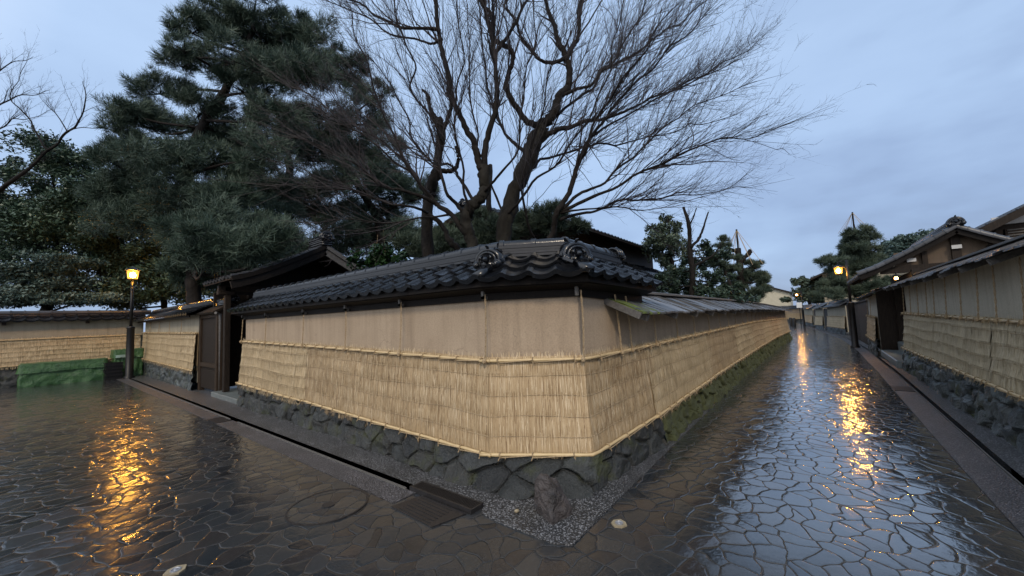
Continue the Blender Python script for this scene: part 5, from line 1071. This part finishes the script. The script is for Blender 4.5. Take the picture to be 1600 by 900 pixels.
def crown(parent,PADS,kind,mat,seed,num,size,limbmat='bark_pine',base=None,branch_r=.05,wd=.012,nl=13,flat=.55,name='crown',UPW=.75,depth=.85,shell=.35):
    g=np.random.default_rng(seed); Cs=[];Ds=[];Ts=[]; br=MB()
    vol=np.array([p[3]*p[3]*depth+p[3]*p[4] for p in PADS]); cnt=np.maximum(6,(vol/vol.sum()*num).astype(int))
    for (x,y,z,rx,rz),n in zip(PADS,cnt):
        c=A3(x,y,z)
        # sub-clumps give the pad an uneven outline and gaps
        k=max(5,int(7+rx*9)); u=g.normal(size=(k,3)); u/=np.linalg.norm(u,axis=1)[:,None]; u*=g.uniform(.25,1.,(k,1))**.6
        sub=c+u[:,:1]*LATV*rx+u[:,1:2]*DEPV*rx*depth+u[:,2:3]*A3(0,0,1)*rz
        w=g.integers(0,k,n); q=g.normal(size=(n,3)); q/=np.linalg.norm(q,axis=1)[:,None]; q*=g.uniform(0,1,(n,1))**.45
        rr=rx*g.uniform(.22,.48,k)[w][:,None]; r2=np.minimum(rr*flat,rz*.8+.03)
        P=sub[w]+q[:,:1]*LATV*rr+q[:,1:2]*DEPV*rr+q[:,2:3]*A3(0,0,1)*r2
        Cs.append(P); d=q*.8+ (P-c)/(rx+.01)*.5+A3(0,0,UPW); d/=np.linalg.norm(d,axis=1)[:,None]; Ds.append(d)
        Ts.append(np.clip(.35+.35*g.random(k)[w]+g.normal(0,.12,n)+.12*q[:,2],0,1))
        if base is not None:
            B=base[np.argmin(np.linalg.norm((base-c-A3(0,0,-.15))*np.array([1,1,1.6]),axis=1))]; mid=(B*.45+c*.55)+A3(0,0,-rz*.3)+g.normal(0,.10,3)*np.linalg.norm(c-B)*.5
            PP=spline([B,mid,c-A3(0,0,rz*.35)],4); br.tube(PP,np.linspace(branch_r,branch_r*.35,len(PP)),5,.5,False,.06)
            for sc in sub[::2 if len(sub)>6 else 1]:
                m2=(c+sc)/2+g.normal(0,.06,3)*rx; br.tube([c-A3(0,0,rz*.35),m2-A3(0,0,rz*.25),sc],[branch_r*.38,branch_r*.25,branch_r*.12],4,.5,False)
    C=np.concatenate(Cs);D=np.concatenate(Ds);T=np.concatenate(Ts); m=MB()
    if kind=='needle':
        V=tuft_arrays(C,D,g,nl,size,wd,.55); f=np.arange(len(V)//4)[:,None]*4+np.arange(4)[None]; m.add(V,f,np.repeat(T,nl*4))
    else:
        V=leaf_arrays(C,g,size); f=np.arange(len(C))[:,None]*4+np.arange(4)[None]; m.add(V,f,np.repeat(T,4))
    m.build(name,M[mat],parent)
    if br.n: br.build('branch',M[limbmat],parent,True)
def pine(name,label,limbs,PADS,kind,mat,seed,num,size,**kw):
    b=limbs[0][0][0]; t=thing(name,label,'tree',(b[0],b[1],-.2)); m=MB(); B=[]
    for i,(pts,r0,r1) in enumerate(limbs):
        P,_=limb_mesh(m,[(pts[0][0],pts[0][1],-.3)]+list(pts) if pts[0][2]>.4 else pts,r0*1.1,r1,10,.15); B.append(P[3:])
    m.build('trunk',M['bark_pine'],t,True); crown(t,PADS,kind,mat,seed,num,size,base=np.concatenate(B),**kw); return t
t1=pine('pine_tree','tall spreading pine leaning over the left gate, the largest pine',PAT,PA,'needle','needle',101,34000,.235,branch_r=.06,wd=.013,nl=12,flat=.6,UPW=.45)
t2=pine('pine_tree','dark pine behind the large pine, with ropes round its trunk',PBT,PB,'needle','needle',102,15000,.25,branch_r=.07,wd=.015,nl=12,UPW=.5)
def straight(p,h0,h1,r0=.2,r1=.06,w=.1):
    g=np.random.default_rng(int(abs(p[0]*100+p[1]*10))); z=np.linspace(h0,h1,6); return ([(p[0]+g.normal(0,w),p[1]+g.normal(0,w),float(q)) for q in z],r0,r1)
def mid(P): return np.mean(np.array(P)[:,:2],0)
c=mid(PR); pine('pine_tree','pale distant pine seen between the trunks behind the bare tree',[straight(c,-.2,6.5)],PR,'needle','needle_far',103,3600,.20,wd=.016)
c=mid(LA); t=thing('evergreen_tree','broad dark evergreen tree behind the back wall at the left edge','tree',(c[0],c[1],-.2)); m=MB(); S=straight(c,-.3,7.2,.28,.08,.25); P,_=limb_mesh(m,*S); m.build('trunk',M['bark'],t,True); crown(t,LA,'leaf','leaf',104,72000,.09,limbmat='bark',base=P,branch_r=.06,flat=.7)
c=mid(LB); t=thing('trimmed_pine','low cloud-trimmed pine in flat layers above the back wall','tree',(c[0],c[1],-.2)); m=MB(); S=straight(c,-.3,4.6,.2,.08,.2); P,_=limb_mesh(m,*S); m.build('trunk',M['bark'],t,True); crown(t,LB,'leaf','leaf_blue',105,32000,.075,limbmat='bark',base=P,branch_r=.05,flat=.35)
c=mid(LC); t=thing('evergreen_tree','dense evergreen tree behind the glowing lantern of the left lane','tree',(c[0],c[1],-.2)); m=MB(); S=straight(c,-.3,5.,.2,.08,.2); P,_=limb_mesh(m,*S); m.build('trunk',M['bark'],t,True); crown(t,LC,'leaf','leaf',106,46000,.09,limbmat='bark',base=P,branch_r=.05,flat=.7)
c=mid(SH); t=thing('shrub','glossy green shrub behind the ridge of the corner wall','shrub',(c[0],c[1],-.2)); m=MB(); S=straight(c,-.3,2.9,.05,.02,.05); P,_=limb_mesh(m,*S); m.build('stem',M['bark'],t,True); crown(t,SH,'leaf','shrubleaf',107,2600,.055,limbmat='bark',base=P,branch_r=.015,flat=.8)
c=mid(CON); t=thing('conifer_tree','rounded conifer above the roof of the dark timber house','tree',(c[0],c[1],-.2)); m=MB(); S=straight(c,-.3,5.9,.2,.05,.05); P,_=limb_mesh(m,*S); m.build('trunk',M['bark'],t,True); crown(t,CON,'leaf','needle_far',108,9000,.085,limbmat='bark',base=P,branch_r=.03,flat=1.)
pt=thing('pollarded_tree','pollarded tree with a bare stub trunk and green growth behind the long wall','tree',(12.6,3.0,-.2)); m=MB()
a=(12.9,2.95)
P1,r1=limb_mesh(m,[(*a,-.3),(12.93,2.98,2.0),(12.9,2.93,2.9),(12.93,2.96,3.6),(12.9,2.92,4.3),(12.95,3.05,4.95)],.125,.045,9,.25)
P2,_=limb_mesh(m,[(12.9,2.93,3.6),(13.1,2.7,3.9),(13.2,2.55,4.3),(13.35,2.42,4.75)],.06,.02,7,.2)
P3,_=limb_mesh(m,[(12.92,2.95,3.0),(13.2,2.6,3.2),(13.4,2.35,3.4),(13.7,2.2,3.75)],.05,.015,7,.2)
P4,_=limb_mesh(m,[(12.9,2.92,4.3),(13.05,2.8,4.6),(13.15,2.72,4.9)],.03,.012,6,.2)
m.build('trunk',M['bark'],pt,True); crown(pt,POB,'leaf','leaf_dark',109,11000,.065,limbmat='bark',base=P1,branch_r=.03,flat=.8); tw=MB()
for P in(P2,P3,P4,P1): twigs(tw,P,np.full(len(P),.03),P[0],g,dens=5,lmin=.15,lmax=.5,tmin=.5,rmax=.008,sub=False)
twigs(tw,P1,np.full(len(P1),.03),P1[0],g,dens=9,lmin=.2,lmax=.7,tmin=.35,rmax=.008); tw.build('twig',M['twig'],pt)
c=mid(LAY); t=thing('trimmed_pine','small cloud-trimmed pine in thin tiers against the sky','tree',(c[0],c[1],-.2)); m=MB(); S=straight(c,-.3,4.6,.12,.04,.08); P,_=limb_mesh(m,*S); m.build('trunk',M['bark'],t,True); crown(t,LAY,'needle','needle_far',110,1100,.13,base=P,branch_r=.03,wd=.014,flat=.4)
def rope_tent(t,top,PADS,n=9,drop=2.2,rr=.9):
    gg=np.random.default_rng(n); m=MB()
    for k in range(n):
        a=k*2*PI/n+gg.uniform(-.2,.2); e=np.array(top)+A3(math.cos(a)*rr,math.sin(a)*rr,-drop*gg.uniform(.7,1)); m.tube([top,(np.array(top)+e)/2-A3(0,0,.02),e],.011,3,.5,False)
    m.build('snow_rope',M['rope'],t)
c=(19.7,2.5); t=thing('pine_tree','pine with a roped pole and cut limbs behind the far long wall','tree',(c[0],c[1],-.2)); m=MB(); P,_=limb_mesh(m,[(*c,-.3),(19.72,2.48,1.8),(19.68,2.5,3.2),(19.72,2.5,4.35)],.2,.11,8,.2)
limb_mesh(m,[(19.7,2.5,3.7),(19.9,2.2,4.0),(20.0,2.05,4.2)],.1,.09,7,.15); limb_mesh(m,[(19.7,2.5,4.2),(19.5,2.8,4.3)],.09,.08,7,.1); limb_mesh(m,[(19.7,2.5,2.9),(19.4,3.0,3.2),(19.2,3.2,3.3)],.08,.05,7,.1)
m.build('trunk',M['bark'],t,True); crown(t,YUK,'needle','needle_far',111,2600,.17,base=P,branch_r=.04,wd=.016); m=MB(); m.tube([(19.72,2.5,4.2),(19.72,2.5,5.2)],.035,6); m.build('snow_pole',M['bark'],t); rope_tent(t,(19.72,2.5,5.18),None,8,2.2,.9)
c=mid(RY); t=thing('pine_tree','tall pine crowned by a rope tent beside the right lane','tree',(c[0],c[1],gz(36))); m=MB(); S=straight(c,-.7,7.3,.25,.06,.12); P,_=limb_mesh(m,*S); m.build('trunk',M['bark'],t,True); crown(t,RY,'needle','needle_far',112,7500,.26,base=P,branch_r=.06,wd=.022,nl=12); tpp=P[-1]; m=MB(); m.tube([tpp-A3(0,0,.3),tpp+A3(0,0,.9)],.05,6); m.build('snow_pole',M['bark'],t); rope_tent(t,tpp+A3(0,0,.88),None,9,1.4,.9)
c=mid(RB); t=thing('evergreen_tree','round-topped evergreen tree behind the right gate roof','tree',(c[0],c[1],gz(40))); m=MB(); S=straight(c,-.7,6.4,.3,.1,.15); P,_=limb_mesh(m,*S); m.build('trunk',M['bark'],t,True); crown(t,RB,'leaf','leaf_blue',113,14000,.16,limbmat='bark',base=P,branch_r=.07,flat=.8)
c=mid(RC); t=thing('evergreen_tree','distant evergreen tree behind the far lantern','tree',(c[0],c[1],gz(50))); m=MB(); S=straight(c,-.8,4.8,.3,.1,.15); P,_=limb_mesh(m,*S); m.build('trunk',M['bark'],t,True); crown(t,RC,'leaf','needle_far',114,9000,.22,limbmat='bark',base=P,branch_r=.07,flat=.8)
# straw rope wound round the pine trunk by the gate, with ties hanging from it
gp=np.array(PBT[0][0])
m=MB()
for k in range(7):
    a=k*.9; q=gp[1]+(gp[2]-gp[1])*(k/7.); m.tube([q+A3(.3*math.cos(a),.3*math.sin(a),.3),q+A3(.55*math.cos(a),.55*math.sin(a),-1.3)],.012,4)
m.build('snow_rope',M['rope'],t2)

# ------------------------------------------------------------------ camera
cd=bpy.data.cameras.new('camera'); cam=bpy.data.objects.new('camera',cd); COL.objects.link(cam)
R=Matrix((CAM_R,CAM_U,[-q for q in CAM_F])).transposed().to_4x4(); cam.matrix_world=Matrix.Translation((0,0,1.65))@R
cd.sensor_fit='HORIZONTAL'; cd.sensor_width=36; cd.lens=13.5; cd.clip_start=.05; cd.clip_end=4000; scn.camera=cam

# ------------------------------------------------------------------ light
SUN_EL=math.radians(38)
sd=-A3(.7870*math.cos(SUN_EL),.6170*math.cos(SUN_EL),math.sin(SUN_EL))*-1    # towards where the light goes, horizontally
to_sun=A3(-.80*math.cos(SUN_EL),-.60*math.cos(SUN_EL),math.sin(SUN_EL))
ld=bpy.data.lights.new('sun','SUN'); ld.energy=SUN_E; ld.angle=math.radians(8); ld.color=(1.,.84,.64)
sun=bpy.data.objects.new('sun',ld); COL.objects.link(sun); sun.rotation_euler=Vector(to_sun).to_track_quat('Z','Y').to_euler()
w=bpy.data.worlds.new('World'); scn.world=w; w.use_nodes=True; nt=w.node_tree; q=NT(nt); bg=nt.nodes['Background']
sk=q.n('ShaderNodeTexSky',sky_type='NISHITA'); sk.sun_disc=False; sk.sun_elevation=SUN_EL; sk.sun_rotation=math.atan2(to_sun[0],to_sun[1]); sk.air_density=1.; sk.ozone_density=2.
tc=q.n('ShaderNodeTexCoord'); gen=tc.outputs['Generated']; sx=q.n('ShaderNodeSeparateXYZ'); q.link(gen,sx.inputs[0])
mp=q.n('ShaderNodeMapping'); q.link(gen,mp.inputs[0]); mp.inputs['Scale'].default_value=(1.,1.,2.6)
cl=q.noise(mp.outputs[0],2.2,5,.5); cl2=q.noise(mp.outputs[0],5.5,4,.5)
h=q.math('ADD',q.math('MULTIPLY',sx.outputs[2],.62),q.math('ADD',q.math('MULTIPLY',q.math('SUBTRACT',cl,.5),.50),q.math('MULTIPLY',q.math('SUBTRACT',cl2,.5),.34)))
h=q.math('ADD',h,q.math('MULTIPLY',sx.outputs[1],.10))
cloud=q.ramp(h,[(.0,(3.2,4.3,6.6)),(.08,(3.8,5.2,7.9)),(.25,(5.0,6.8,9.8)),(.55,(5.9,7.9,11.1))])
cloud=cloud
vm=q.n('ShaderNodeVectorMath',operation='SCALE'); q.link(sk.outputs[0],vm.inputs[0]); vm.inputs['Scale'].default_value=.8
dw=q.n('ShaderNodeVectorMath',operation='DOT_PRODUCT'); q.link(gen,dw.inputs[0]); dw.inputs[1].default_value=(-.95,.10,.28)
rear_boost=q.ramp(q.math('ADD',q.math('MULTIPLY',dw.outputs['Value'],.5),.5),[(.60,0.),(.9,1.)])  # added warm brightening of the unseen sky behind the camera, for the right wall
sky=q.mix(.82,vm.outputs[0],cloud)
glow=q.mix(1.,sky,(2.9,2.3,1.8),'MULTIPLY')
q.link(q.mix(rear_boost,sky,glow),bg.inputs['Color']); bg.inputs['Strength'].default_value=.094
scn.view_settings.view_transform='Standard'; scn.view_settings.look='None'; scn.view_settings.exposure=.12; scn.view_settings.gamma=1.
scn.view_settings.use_curve_mapping=False
cy=scn.cycles; cy.use_denoising=True; cy.max_bounces=6; cy.diffuse_bounces=3; cy.glossy_bounces=3; cy.transparent_max_bounces=4; cy.sample_clamp_indirect=6.
